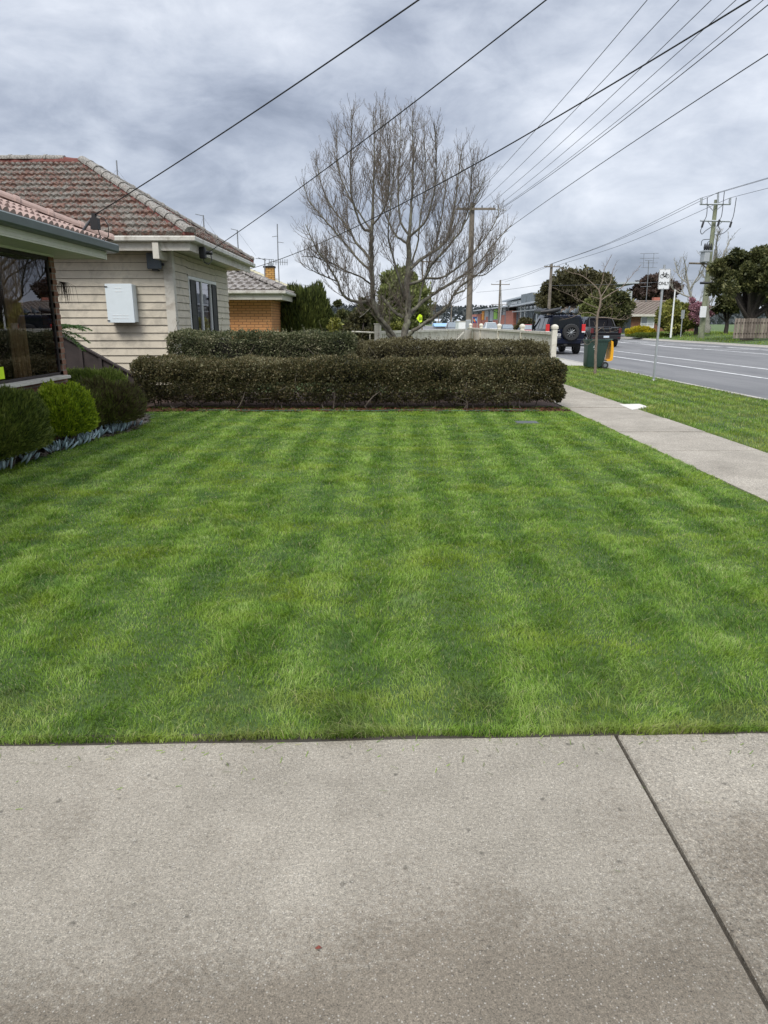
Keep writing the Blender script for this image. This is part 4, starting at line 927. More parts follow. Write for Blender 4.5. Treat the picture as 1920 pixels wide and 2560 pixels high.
P = np.array(P); D = np.array(D); leaf_mesh('fronds', P, D, .06, .016, M['fern'], fr); join_tubes('frond_stem', tb, M['fern'], fr)
dw = []
for i in range(46):
    x = rng.normal()*.04; y = rng.normal()*.04; dw.append((np.array([[x*.4, y*.4, .06], [x*1.3, y*1.2, .0], [x*1.4+rng.normal()*.01, y, -.1-rng.random()*.16]]), [.0035, .003, .0015]))
o = join_tubes('dried_hanging_plant', dw, M['brownleaf']); o.location = at(158, 716, 10.6); tag(o, 'dried brown plant hanging beside the brick corner', 'hanging plant')
o2 = MB(); o2.tube([(0, 0, .06), (-.15, -.3, .1)], .004, 5); q = o2.build('hook', M['black'], o)
# ------------------------------------------------------------------ bare trees
def cr(pts, per=5):
    pts = [np.array(p, float) for p in pts]; pts = [2*pts[0]-pts[1]]+pts+[2*pts[-1]-pts[-2]]; out = []
    for i in range(1, len(pts)-2):
        p0, p1, p2, p3 = pts[i-1:i+3]
        for t in np.linspace(0, 1, per, endpoint=False): out.append(.5*((2*p1)+(-p0+p2)*t+(2*p0-5*p1+4*p2-p3)*t*t+(-p0+3*p1-3*p2+p3)*t**3))
    out.append(pts[-2]); return np.array(out)
def shoots(rg, pts, rad, level, tubes, cfg):
    seg = np.linalg.norm(np.diff(pts, axis=0), axis=1); cum = np.concatenate([[0], np.cumsum(seg)]); Lt = cum[-1]
    if Lt < .05: return
    sp, lens, up = cfg['space'][level], cfg['len'][level], cfg['up'][level]
    s = cfg['start'][level]*Lt; i = 0
    while s < Lt*.98:
        k = min(np.searchsorted(cum, s)-1, len(pts)-2); k = max(k, 0); f = (s-cum[k])/max(seg[k], 1e-6); p = pts[k]*(1-f)+pts[k+1]*f; d = (pts[k+1]-pts[k])/max(seg[k], 1e-6)
        rr = rad[k]*(1-f)+rad[k+1]*f
        o = rg.normal(size=3); o -= d*(o@d); o /= np.linalg.norm(o)+1e-6
        ang = rg.uniform(.5, 1.0); nd_ = d*math.cos(ang)+o*math.sin(ang); 
        if nd_[2] < -.1: nd_[2] *= -.6
        ln = lens*rg.uniform(.45, 1.1)*(1-(.85 if level == 0 else .5)*s/Lt); m = 6 if level < 2 else 4; q = p.copy(); P = [q.copy()]; dd = nd_.copy()
        for j in range(m):
            dd = dd+np.array([0, 0, up])*.9/m*2+rg.normal(size=3)*cfg['wob']; dd /= np.linalg.norm(dd); q = q+dd*ln/m; P.append(q.copy())
        r0 = min(rr*.72, cfg['rad'][level]*rg.uniform(.7, 1.15)); R_ = np.linspace(r0, max(r0*.35, cfg['rmin']), m+1)
        P = np.array(P); tubes.append((P, R_))
        if level+1 < len(cfg['space']): shoots(rg, P, R_, level+1, tubes, cfg)
        s += sp*rg.uniform(.6, 1.5); i += 1
def baretree(name, root, limbs, Y, cfg, label, seed, bark='bark', scale=.3376, org=(740, 240), cat='tree', rbase=None, ncap=None, trunkn=1, slope=None):
    rg = np.random.default_rng(seed); rt = empty(name, root, 0, label, cat); C = np.array(root, float); trunk = []; tw = []
    for (pl, r0, r1, dep) in limbs:
        pts = [np.array(at(org[0]+x*scale, org[1]+y*scale, Y+dep*(i/(len(pl)-1))**.8)) for i, (x, y) in enumerate(pl)]
        c = cr(pts, 5); c[1:-1] += rg.normal(size=c[1:-1].shape)*r0*.12; rad = np.linspace(r0, r1, len(c))**1*(.85 if scale > .3 else 1); trunk.append((c-C, rad))
        shoots(rg, c-C, rad, 0, tw, cfg)
    join_tubes('trunk', trunk, M[bark], rt); join_tubes('branches', tw, M['twig' if bark == 'bark' else bark], rt)
    print(name, 'branches', len(tw)); return rt
limbs = [
 ([(790, 1840), (815, 1700), (830, 1600), (822, 1400), (832, 1200), (840, 1040)], .105, .06, 0),
 ([(840, 1040), (850, 880), (862, 700), (868, 400), (860, 110)], .05, .008, .2),
 ([(740, 1840), (690, 1760), (610, 1620), (572, 1500), (562, 1300), (556, 1150), (560, 1000)], .075, .055, -.3),
 ([(560, 1000), (570, 800), (580, 500), (572, 110)], .05, .008, -.1),
 ([(770, 1840), (700, 1740), (600, 1610), (565, 1500)], .06, .05, -.3),
 ([(548, 1515), (500, 1528), (420, 1518), (345, 1470), (305, 1370), (240, 1250), (150, 1130), (70, 950)], .05, .010, -1.0),
 ([(560, 1250), (520, 1170), (440, 1080), (390, 980), (290, 860), (200, 690), (140, 450)], .045, .009, 1.1),
 ([(552, 1290), (470, 1220), (380, 1110), (280, 990), (180, 880), (90, 760), (55, 640)], .035, .008, .3),
 ([(550, 1000), (500, 985), (450, 880), (405, 700), (410, 400), (414, 100)], .04, .008, -.5),
 ([(560, 1000), (490, 900), (370, 700), (310, 500), (300, 200)], .03, .007, .8),
 ([(560, 960), (620, 890), (680, 760), (690, 500), (660, 160)], .03, .007, -.9),
 ([(815, 1790), (870, 1740), (960, 1680), (1060, 1610), (1130, 1540), (1180, 1450), (1250, 1380), (1380, 1290), (1540, 1120)], .06, .010, -.6),
 ([(830, 1630), (930, 1530), (1060, 1440), (1200, 1350), (1340, 1250), (1480, 1080), (1590, 960)], .055, .009, .6),
 ([(1160, 1480), (1210, 1455), (1252, 1440)], .03, .025, -.1),
 ([(825, 1400), (950, 1350), (1005, 1250), (1130, 1110), (1230, 980), (1320, 780), (1400, 600)], .045, .008, -.9),
 ([(848, 1280), (930, 1205), (1060, 1125), (1140, 1010), (1178, 800), (1205, 560), (1238, 350)], .05, .008, .9),
 ([(960, 1350), (1090, 1340), (1230, 1240), (1380, 1080), (1490, 900), (1500, 800)], .035, .008, 1.0),
 ([(842, 1040), (940, 950), (990, 850), (1035, 620), (1030, 300), (1020, 200)], .035, .007, -.6),
 ([(838, 1030), (775, 930), (757, 700), (770, 400), (776, 100)], .035, .007, .5),
 ([(838, 1100), (740, 1030), (690, 940), (650, 830), (625, 500), (628, 90)], .035, .007, 1.0),
 ([(800, 1500), (760, 1350), (720, 1200), (685, 1060), (690, 900), (720, 600), (740, 300)], .035, .007, -1.0),
 ([(630, 1480), (720, 1590), (790, 1640)], .04, .05, .1),
 ([(840, 1640), (900, 1560), (930, 1420), (990, 1220), (1080, 900), (1110, 600), (1120, 420)], .035, .007, 1.3),
 ([(560, 1400), (480, 1340), (380, 1300), (250, 1230), (120, 1190), (40, 1190)], .028, .007, -.8),
 ([(575, 1540), (520, 1600), (470, 1640)], .02, .01, -.5),
 ([(850, 1250), (900, 1100), (920, 900), (960, 650), (945, 200)], .03, .007, .1),
 ([(300, 1370), (200, 1330), (120, 1290), (60, 1240)], .02, .006, -.9),
 ([(1260, 1320), (1380, 1330), (1480, 1260), (1550, 1210)], .018, .006, -.4),
 ([(1230, 980), (1270, 850), (1300, 640), (1310, 440)], .02, .006, -.9)]
cfg = dict(space=[.080, .10, .085], len=[1.35, .55, .16], up=[.75, .62, .4], start=[.20, .10, .12], rad=[.0095, .0050, .0035], rmin=.0026, wob=.035)
baretree('bare_tree', (-.5, 17.0, 0), limbs, 17.0, cfg, 'large leafless spreading tree behind the hedges in front of the picket fence', 4)
# low curved pale branch left of the tree (seen against the conifer)
l2 = [([(915, 1560), (922, 1300), (935, 1080), (942, 850), (985, 640), (960, 510)], .046, .024, 0), ([(960, 510), (870, 420), (740, 330), (620, 300), (450, 220)], .018, .005, .3),
 ([(960, 510), (1000, 420), (1030, 260), (1070, 180), (1115, 80)], .018, .004, -.2), ([(985, 640), (1100, 560), (1250, 470), (1330, 380), (1480, 200)], .018, .005, .2), ([(940, 730), (860, 700), (760, 650), (600, 570), (400, 480)], .016, .004, -.4),
 ([(940, 830), (850, 790), (740, 800), (620, 850), (480, 880)], .014, .004, .4), ([(950, 850), (1060, 850), (1200, 870), (1290, 870), (1370, 820)], .015, .004, -.3), ([(980, 610), (1050, 500), (1110, 400), (1130, 280), (1180, 170)], .015, .004, .4),
 ([(920, 1120), (870, 1140), (820, 1180), (740, 1150)], .010, .003, -.2), ([(950, 1010), (1000, 975), (1050, 1030), (1150, 1010), (1220, 990)], .010, .003, .2), ([(960, 780), (1050, 740), (1150, 680), (1230, 690)], .010, .003, -.3), ([(985, 620), (900, 600), (820, 560), (730, 460)], .012, .003, .3)]
cfg2 = dict(space=[.15, .13], len=[.55, .18], up=[.5, .3], start=[.35, .25], rad=[.006, .004], rmin=.003, wob=.16)
baretree('young_street_tree', tuple(G(1487.5, 936)), l2, 22.4, cfg2, 'slender young bare tree on the verge in front of the green bin', 9, 'bark2', .205, (1300, 620))
# ------------------------------------------------------------------ background trees
def crown_tree(name, x, y, z0, w_, h_, trunk_h, n, leaf, mt, label, seed=1, cat='tree', dy=None, bark='darkbark', clumps=26, up=.2, r_tr=.2, boxy=2., cr_=.30, flat=.62):
    rt = empty(name, (x, y, z0), 0, label, cat); r = np.random.default_rng(seed); dy = dy or w_*.8
    U = r.normal(size=(clumps, 3)); U /= np.linalg.norm(U, axis=1, keepdims=True); U[:, 2] = np.where(U[:, 2] < (-.5 if trunk_h > .9 else -.95), -U[:, 2], U[:, 2])
    q = (np.abs(U)**boxy).sum(1)**(-1/boxy); ch = h_-trunk_h; half = np.array([w_/2, dy/2, ch/2]); cc = np.array([0, 0, trunk_h+ch/2])
    Cn = cc+U*q[:, None]*half*r.uniform(.35, .92, (clumps, 1)); rad = r.uniform(.45, 1.2, clumps)*cr_
    k = r.integers(0, clumps, n); V = r.normal(size=(n, 3)); V /= np.linalg.norm(V, axis=1, keepdims=True)
    P = Cn[k]+V*(rad[k][:, None])*half.mean()*np.array([1, 1, flat+.2])*(1-r.exponential(.28, n)+r.exponential(.07, n))[:, None]*(1+.18*n3(V*3+Cn[k], 2.5, seed))[:, None]
    P[:, 2] = np.maximum(P[:, 2], .03)
    D = V*.6+r.normal(size=(n, 3))*.7+np.array([0, 0, up]); s = r.uniform(.5, 1.4, n); leaf_mesh('crown', P, D, leaf*s, leaf*.6*s, mt, rt)
    tb = [(np.array([[0, 0, -.3], [.02*h_, 0, trunk_h*.5], [0, 0, trunk_h+ch*.35]]), [r_tr*1.2, r_tr, r_tr*.5])]
    for c in Cn[:14]: tb.append((np.array([[0, 0, trunk_h*.8], (c*.55+np.array([0, 0, trunk_h*.3])), c]), [r_tr*.45, r_tr*.25, r_tr*.08]))
    join_tubes('trunk', tb, M[bark], rt); return rt
def T(name, u0, u1, v0, vb, Y, *a, z0=None, **k):
    A, B = at(u0, vb, Y), at(u1, vb, Y); top = at((u0+u1)/2, v0, Y).z; zb = A.z if z0 is None else z0
    return crown_tree(name, (A.x+B.x)/2, Y, zb, B.x-A.x, top-zb, *a, **k)
# upright bush beyond orange house
def upright(u0, u1, v0, Y, n, mt, label, seed, leaf=.2, wd=.035, boxy=3.2, name='conifer_bush', h=None):
    A, B = at(u0, 800, Y), at(u1, 800, Y); return heath((A.x+B.x)/2, Y, (B.x-A.x)/2, (B.x-A.x)/2*.7, at(u0, v0, Y).z, n, mt, label, leaf, wd, seed, boxy, 1.6, name)
upright(700, 826, 738, 29, 26000, M['conifer'], 'dense upright dark conifer bush beside the orange brick house', 41)
upright(690, 790, 745, 31.5, 9000, M['conifer'], 'second dark conifer bush close to the orange brick wall', 42)
T('shrub', 820, 880, 752, 822, 33, .3, 9000, .13, M['deepgreen'], 'dark green garden bush right of the conifer bush', seed=50, z0=0, cat='shrub')
T('shrub', 850, 950, 772, 822, 29, .3, 12000, .12, M['olive'], 'brownish green spreading bush left of the bare tree trunk', seed=51, z0=0, cat='shrub')
T('shrub', 812, 858, 792, 822, 28, .2, 5000, .10, M['yelgreen'], 'small yellow green bush behind the pale hedge', seed=52, z0=0, cat='shrub')
T('shrub', 955, 1010, 797, 825, 27, .2, 5000, .10, M['yelgreen'], 'yellow green bush between the bare tree trunks', seed=53, z0=0, cat='shrub')
T('column_tree', 942, 1068, 668, 822, 32, .5, 42000, .15, M['palegreen'], 'tall leafy pale green tree directly behind the bare tree', seed=54, z0=0, clumps=110, cr_=.30, up=.9, dy=2.)
T('tree', 880, 945, 742, 822, 38, .6, 10000, .18, M['deepgreen'], 'dark evergreen tree further back between conifer bush and pale green tree', seed=55, z0=0)
T('orange_tree', 838, 900, 770, 815, 36, .5, 6000, .14, M['deepgreen'], 'leafy citrus tree beyond the yellow green bush', seed=56, z0=0)
# trees on the right
T('broad_tree', 1342, 1530, 678, 830, 100, 1.5, 90000, .34, M['olive'], 'broad dome shaped olive brown tree behind the parked vehicles', seed=60, z0=.3, clumps=110, cr_=.28, r_tr=.5)
T('broad_tree', 1348, 1400, 735, 830, 98, 2., 11000, .36, M['olive'], 'smaller olive brown tree beside the tall pole left of the dome tree', seed=66, z0=.3, r_tr=.3)
T('cypress', 1500, 1518, 672, 830, 104, .5, 9000, .34, M['deepgreen'], 'narrow dark cypress rising behind the broad dome tree', seed=61, z0=.3, clumps=40, up=1.2, cr_=.6, boxy=2.)
T('round_tree', 1462, 1572, 728, 832, 84, .8, 42000, .34, M['deepgreen'], 'rounded bushy green tree behind the pickup', seed=62, z0=.4, clumps=50, cr_=.36)
T('shrub', 1438, 1486, 752, 832, 80, .4, 9000, .30, M['palegreen'], 'pale green bush between the off-roader and the pickup', seed=63, z0=.4, cat='shrub')
T('brown_tree', 1568, 1694, 692, 800, 125, 3., 30000, .5, M['brownleaf'], 'reddish brown twiggy tree behind the brick bungalow', seed=64, z0=.5, clumps=70, cr_=.26, r_tr=.5)
T('shrub', 1640, 1734, 752, 829, 76, .1, 46000, .27, M['yelgreen'], 'large golden green bush in front of the brick bungalow', seed=65, z0=.40, clumps=80, cat='shrub', cr_=.36)
T('blossom_tree', 1704, 1772, 738, 834, 75, .8, 14000, .22, M['pink'], 'pink blossom tree beside the golden bush', seed=67, z0=.45, clumps=34, cr_=.26)
q_ = at(1600, 838, 77.5); fq = heath(q_.x, 77.5, 1.5, .9, 1.15, 9000, M['yellowfl'], 'low clump of yellow flowers at the road corner', .12, .06, 68, 2., .6, 'flower_clump'); fq.location.z = gz(q_.x)
q_ = at(1622, 842, 76.2); fw = heath(q_.x, 76.2, 2.2, .7, .45, 6000, M['shrubmid'], 'rough green weeds below the yellow flowers', .14, .03, 69, 2., .9, 'weeds'); fw.location.z = gz(q_.x)
ev = T('evergreen_tree', 1748, 1985, 612, 842, 60, 1.6, 62000, .26, M['deepgreen'], 'big ragged evergreen tree at the right edge over the paling fence', seed=69, z0=.42, clumps=120, cr_=.15, r_tr=.45, bark='darkbark')
T('tree', 1838, 1990, 690, 835, 70, 2., 26000, .32, M['olive'], 'dark tree behind the big evergreen at the right edge', seed=70, z0=.45, clumps=40)
T('tree', 1775, 1850, 735, 835, 74, 1.5, 12000, .30, M['deepgreen'], 'dark low tree between the transformer pole and the paling fence', seed=71, z0=.45)
T('tree', 1180, 1250, 752, 820, 300, 3, 5000, 1.1, M['hilltree'], 'distant tree beside the school building end', seed=72, z0=0) if False else None
T('shrub', 1288, 1345, 795, 828, 88, .2, 12000, .26, M['olive'], 'olive bush in front of the glazed school wing', seed=73, z0=0, cat='shrub')
T('shrub', 1352, 1395, 790, 828, 84, .2, 7000, .26, M['deepgreen'], 'green bush behind the off-roader by the school', seed=74, z0=0, cat='shrub')
T('tree', 1545, 1580, 742, 800, 150, 2, 4000, .6, M['palegreen'], 'small grey green tree beyond the bungalow roof', seed=75, z0=.5)
cfg3 = dict(space=[.75, .5, .35], len=[3.2, 1.5, .6], up=[.7, .5, .4], start=[.2, .15, .1], rad=[.06, .035, .022], rmin=.016, wob=.14)
l3 = [([(870, 1700), (860, 1500), (820, 1330), (780, 1150), (760, 1000), (740, 880)], .2, .04, 0), ([(820, 1330), (700, 1280), (600, 1200), (590, 1080)], .09, .03, 1), ([(800, 1250), (880, 1120), (960, 1000), (940, 860)], .09, .03, -1), ([(790, 1180), (680, 1080), (650, 950)], .07, .03, 1)]
baretree('bare_tree', tuple(at(1739, 829, 80)), l3, 80, cfg3, 'pale leafless tree behind the golden bush and blossom', 12, 'palebark', .229, (1540, 440))
l4 = [([(985, 1700), (985, 1500), (1000, 1200), (1060, 950), (1080, 800)], .35, .06, 0), ([(1000, 1300), (1100, 1050), (1180, 850), (1250, 680)], .12, .04, 1), ([(1080, 1000), (1100, 700), (1150, 580)], .09, .03, -1)]
baretree('bare_tree', tuple(at(1765, 832, 72)), l4, 72, cfg3, 'leafless grey tree directly behind the transformer pole', 13, 'palebark', .229, (1540, 440))
# ------------------------------------------------------------------ hill
b = MB(); r = random.Random(3); nx, ny = 70, 8; b0 = []
def hz(x, j): return [-2, 3, 10, 17, 22, 20, 12, 2][j]*(1+.22*math.sin(x*.006+1)+.12*math.sin(x*.017+2)+.05*math.sin(x*.06)) 
for j in range(ny):
    for i in range(nx+1):
        x = -500+i*22; b.v.append((x, 620+j*70, hz(x, j)*.62))
for j in range(ny-1):
    for i in range(nx): a = j*(nx+1)+i; b.f.append((a, a+1, a+nx+2, a+nx+1)); b.m.append(0)
o = b.build('hill', M['hill'], smooth=True); o['kind'] = 'structure'
n = 42000; X = rng.uniform(-480, 1020, n); J = rng.uniform(0, 4.6, n); Z = np.array([hz(x, int(j))*(1-(j % 1))+hz(x, int(j)+1)*(j % 1) for x, j in zip(X, J)])*.62
P = np.stack([X, 620+J*70, Z+rng.uniform(0, 6, n)**1], 1); V = rng.normal(size=(n, 3))
o = leaf_mesh('hillside_wood', P, V, rng.uniform(2, 5, n), rng.uniform(2, 4, n), M['hilltree']); tag(o, 'far wooded hillside beyond the street', 'wood', None, 'stuff')
fh = [(1068, 805), (1082, 798), (1098, 811), (1110, 803), (1128, 808), (1143, 797), (1155, 806), (1092, 794), (1136, 812), (1162, 799), (1117, 791)]
proto = None
for i, (u, v) in enumerate(fh):
    Yf = 640+(812-v)*9; p = at(u, v, Yf)
    if proto is None:
        proto = empty('hill_house', tuple(p), 0); b = MB(); b.box(-6, 6, -4, 4, -3, 2.6); b.build('wall', M['farpale'], proto); b = MB(); b.loft([[(-6.5, -4.6, 2.6), (6.5, -4.6, 2.6), (6.5, 4.6, 2.6), (-6.5, 4.6, 2.6)], [(-3, -.1, 4.8), (3, -.1, 4.8), (3, .1, 4.8), (-3, .1, 4.8)]]); b.build('roof', M['colorbond'], proto); h_ = proto
    else: h_ = copy_tree(proto); h_.location = p; h_.rotation_euler.z = random.uniform(-.5, .5)
    tag(h_, 'tiny pale house on the distant wooded hillside', 'house', 'houses on the far hill')
# ------------------------------------------------------------------ picket fence behind the tree
pf = empty('picket_fence', (1.5, 18, 0), 0, 'cream picket fence running diagonally behind the bare tree', 'fence')
A = at(948, 828, 17.6); A.z = 0; Bq = at(1160, 822, 26.5); Bq.z = 0; top = lambda s: at(948, 829, 17.6).z*(1-s)+at(1160, 822.5, 26.5).z*s
d = (Bq-A); L_ = d.length; dn = d.normalized(); sd = Vector((dn.y, -dn.x, 0)); npk = int(L_/.135)
b = MB()
def obox(mb, c, hx, hy, z0, z1, ax=dn, ay=sd):
    P_ = [c+ax*a*hx+ay*q*hy for a, q in ((-1, -1), (1, -1), (1, 1), (-1, 1))]; mb.loft([[Vector((p.x, p.y, z0)) for p in P_], [Vector((p.x, p.y, z1)) for p in P_]])
for k in range(npk):
    s = (k+.5)/npk; c = A+d*s; obox(b, c+sd*.03, .042, .009, .08, top(s)-.05)
wpart(b, 'pickets', M['fencewhite'], pf)
b = MB()
def rail(mb, P0, P1, z0, z1, hw, off=0.): 
    dd = (P1-P0).normalized(); s_ = Vector((dd.y, -dd.x, 0)); 
    mb.loft([[Vector((P.x, P.y, z+e))+s_*(a*hw+off) for a, e in ((-1, -.03), (1, -.03), (1, .03), (-1, .03))] for P, z in ((P0, z0), (P1, z1))])
rail(b, A, Bq, top(0)-.02, top(1)-.02, .055); rail(b, A, Bq, .35, .35, .02, -.02); rail(b, A, Bq, 1.0, 1.0, .02, -.02); wpart(b, 'rail', M['fencewhite'], pf)
b = MB(); obox(b, A-dn*.1, .065, .065, 0, at(948, 811, 17.6).z); obox(b, A-dn*.1, .08, .08, at(948, 811, 17.6).z, at(948, 808.5, 17.6).z); wpart(b, 'post', M['fencewhite'], pf)
b = MB(); m1 = A+d*.62; rail(b, m1, A+d*.97, .45, top(1)-.12, .02, .055); wpart(b, 'brace', M['fencewhite'], pf)
# side fence along the footpath with capped posts
sf = empty('boundary_fence', (3.85, 16, 0), 0, 'cream boarded fence with capped posts along the footpath beside the hedge', 'fence')
pu = [(1374, 801, 815, 16.2), (1305, 803, 813, 20), (1253, 805, 813, 24.0), (1212, 806, 812, 28.5), (1188, 805, 810, 32)]
XS = 3.82; b = MB(); b.box(XS-.012, XS+.012, 16.2, 33, .06, 1.30); wpart(b, 'boards', M['fencewhite'], sf)
b = MB(); b.box(XS-.05, XS+.05, 16.2, 33, 1.301, 1.36); wpart(b, 'rail', M['fencewhite'], sf)
b = MB()
Bw = Bq; dq = Vector((XS, 31, 0))-Bw; dq.normalize(); b.loft([[Vector((P.x, P.y, z)) for P, z in ((P0, .06), (P0+Vector((0, .02, 0)), .06), (P0+Vector((0, .02, 0)), 1.3), (P0, 1.3))] for P0 in (Bw, Vector((XS-.05, 31, 0)))]); wpart(b, 'boards', M['fencewhite'], sf)
for k, (u, vt, vb_, Y) in enumerate(pu):
    b = MB(); h_ = 1.36+.09+.005*k; s_ = .055; b.box(XS-s_, XS+s_, Y-s_, Y+s_, 0, h_-.02)
    po = wpart(b, 'post', M['fencewhite'], sf); b = MB(); b.loft([[(XS+a*q, Y+c*q, z) for a, c in ((-1, -1), (1, -1), (1, 1), (-1, 1))] for q, z in ((s_+.015, h_-.02), (s_+.015, h_+.03), (s_-.01, h_+.06), (.02, h_+.075))]); b.build('cap', M['fencewhite'], po)
# low rail left of the picket post
lr = empty('garden_rail', (-1.5, 17.8, 0), 0, 'low thin white rail running left from the picket gate post', 'rail')
p0, p1 = at(880, 829, 17.9), at(943, 832, 17.6); b = MB(); b.tube([p0, p1], .022, 6); wpart(b, 'rail', M['fencewhite'], lr)
b = MB(); q = at(925, 830, 17.7); b.cyl((q.x, q.y, 0), q, .018, 6); wpart(b, 'post', M['fencewhite'], lr)
# school crossing sign
ps = empty('crossing_sign', tuple(at(1049, 822, 29).to_tuple()), 0, 'fluorescent yellow pentagon children crossing sign seen through the bare tree', 'road sign'); ps.location.z = 0
q = at(1049, 796, 29); h_ = q.z; s_ = at(1057, 796, 29).x-q.x
b = MB(); pts = [(-1.0, 0), (.0, -1.25), (.75, -1.0), (.75, .85), (.1, 1.3), (-.25, 1.15)]
b.loft([[(x*s_, y, h_+z*s_) for x, z in pts] for y in (-.02, .0)], True); b.build('sign_face', M['lime'], ps)
b = MB(); 
for cx_, sc_ in ((.02, 1.), (.45, .8)):
    b.box((cx_-.09)*s_, (cx_+.09)*s_, -.028, -.021, h_+.28*s_*sc_, h_+.48*s_*sc_); b.box((cx_-.12)*s_, (cx_+.12)*s_, -.028, -.0211, h_-.2*s_, h_+.24*s_*sc_)
    b.box((cx_-.16)*s_, (cx_-.03)*s_, -.028, -.0212, h_-.62*s_*sc_, h_-.2*s_); b.box((cx_+.03)*s_, (cx_+.15)*s_, -.028, -.0212, h_-.58*s_*sc_, h_-.2*s_)
b.build('figures', M['ink'], ps); b = MB(); b.cyl((0, .03, 0), (0, .03, h_+s_), .018, 8); b.build('pole', M['metal'], ps)
# ------------------------------------------------------------------ poles
def tpole(name, u, vt, Y, label, r0=.17, arm=2.6, armoff=0., mt='woodpole', ang=0., lean=0., zb=0, armz=.35, ins=4):
    t = at(u, vt, Y); rt = empty(name, (t.x, Y, zb), ang, label, 'utility pole'); h_ = t.z-zb
    b = MB(); b.tube([(-lean, 0, -.3), (0, 0, h_)], [r0, r0*.72], 12); smooth_by_angle(b.build('post', M[mt], rt))
    b = MB(); b.box(-arm/2+armoff, arm/2+armoff, -r0-.1, -r0+.01, h_-armz-.06, h_-armz+.06); b.build('crossarm', M[mt], rt)
    for k in range(ins):
        x = -arm/2+armoff+.1+(arm-.2)*k/max(1, ins-1); b = MB(); b.tube([(x, -r0-.05, h_-armz+.06), (x, -r0-.05, h_-armz+.12), (x, -r0-.05, h_-armz+.20)], [.02, .05, .035], 8); b.build('insulator', M['dpanel'], rt)
    return rt, h_
bp, BH = tpole('utility_pole', 1181, 508, 45, 'tall grey timber pole with one crossarm right of the bare tree', .20, 2.3, .2, ins=4)
b = MB(); BHh = BH; b.tube([(1.3, -.25, BH-.36), (2.0, -.25, BH-.42)], .03, 6); b.build('arm_extension', M['metal'], bp)
b = MB(); b.rbox(-.22, .10, -.40, -.15, .0, 1.75, .03); b.build('cable_guard', M['metal'], bp)
tpole('utility_pole', 1379, 660, 95, 'plain timber pole with small crossarm above the off-roader', .24, 2.0, .0, zb=0)
p3, h3 = tpole('utility_pole', 1251, 700, 135, 'distant pole with crossarm and looped cables in front of the school', .22, 3.4, .0, armz=.8, ins=3)
b = MB(); b.tube([(-1.5, -.2, h3-4.3), (1.5, -.2, h3-4.3)], .05, 6); b.build('lower_crossarm', M['woodpole'], p3)
b = MB()
for s_ in (-1, 1): b.tube([(s_*1.5, -.2, h3-4.3), (s_*1.7, -.2, h3-4.9), (s_*1.2, -.2, h3-5.4), (s_*.2, -.2, h3-5.8)], .05, 5)
b.build('looped_cable', M['black'], p3)
b = MB(); b.tube([(.1, -.25, 0), (.35, -.25, 5), (.1, -.25, 8)], .09, 6); b.build('conduit', M['farpale'], p3)
tpole('utility_pole', 1057, 652, 80, 'slim pole with crossarm seen through the right limbs of the bare tree', .10, 2.2, .9, armz=.1, ins=2)
tpole('utility_pole', 1129, 762, 260, 'far dark pole against the hillside', .25, 4.4, 0, armz=.5, ins=0)
tpole('utility_pole', 1097, 778, 300, 'faint far pole left of the dark far pole', .2, 3.4, 0, armz=.5, ins=0)
# transformer pole across the road
tt = at(1794, 500, 68); tb_ = at(1752, 842, 68); tp = empty('transformer_pole', (tb_.x, 68, .42), 0, 'leaning green treated power pole with transformer and two crossarms across the road', 'utility pole')
K = lambda x, y, dy=0.: at(1540+x*.229, 440+y*.229, 68+dy)-Vector((tb_.x, 68, .42))
b = MB(); b.tube([K(925, 1790), K(1095, 260)], [.27, .17], 14); smooth_by_angle(b.build('post', M['greenpole'], tp))
b = MB(); b.tube([K(1112, 300, -.35), K(1115, 180, -.35)], .09, 8); b.build('top_insulator', M['metal'], tp)
b = MB(); b.tube([K(915, 308, -.4), K(1250, 308, -.4)], .08, 6); b.tube([K(1000, 315, -.4), K(1062, 380, -.4)], .04, 5); b.tube([K(1168, 315, -.4), K(1105, 365, -.4)], .04, 5); b.build('crossarm', M['metal'], tp)
b = MB(); b.tube([K(920, 488, -.4), K(1245, 496, -.4)], .08, 6); b.tube([K(998, 492, -.4), K(1040, 545, -.4)], .04, 5); b.tube([K(1160, 500, -.4), K(1080, 570, -.4)], .04, 5); b.build('crossarm', M['metal'], tp)
for x, y0, y1 in ((930, 302, 240), (1242, 302, 240)):
    b = MB(); b.tube([K(x, y0, -.4), K(x+4, y1, -.4)], .11, 8); b.build('insulator', M['metal'], tp)
for x in (950, 1125, 1255):
    b = MB(); b.tube([K(x-14, 562 if x != 1125 else 545, -.5), K(x+6, 500 if x != 1125 else 478, -.5)], .09, 6); b.build('fuse_switch', M['black'], tp)
for pl in ([(997, 235), (990, 420), (955, 500)], [(1183, 170), (1155, 420), (1128, 480)], [(1314, 235), (1285, 420), (1255, 505)], [(938, 560), (922, 600), (938, 635), (975, 600), (1035, 560)], [(1112, 545), (1135, 590), (1110, 640), (1080, 642)], [(1235, 570), (1180, 620), (1110, 642)], [(930, 760), (945, 700), (1025, 690)], [(990, 760), (1000, 730), (1020, 710)]):
    b = MB(); c = cr([K(x, y, -.5) for x, y in pl], 4); b.tube([Vector(p) for p in c], .035, 5); b.build('jumper_cable', M['greywire'], tp)
q0, q1 = K(918, 945, -.5), K(990, 835, -.5); b = MB(); b.rbox(q0.x, q1.x, -1.3, -.35, q0.z, q1.z, .06); tr_ = b.build('transformer', M['panel'], tp)
b = MB(); b.box(q0.x-.1, q1.x+.15, -1.35, -.3, q1.z+.002, q1.z+.12); b.build('lid', M['metal'], tr_)
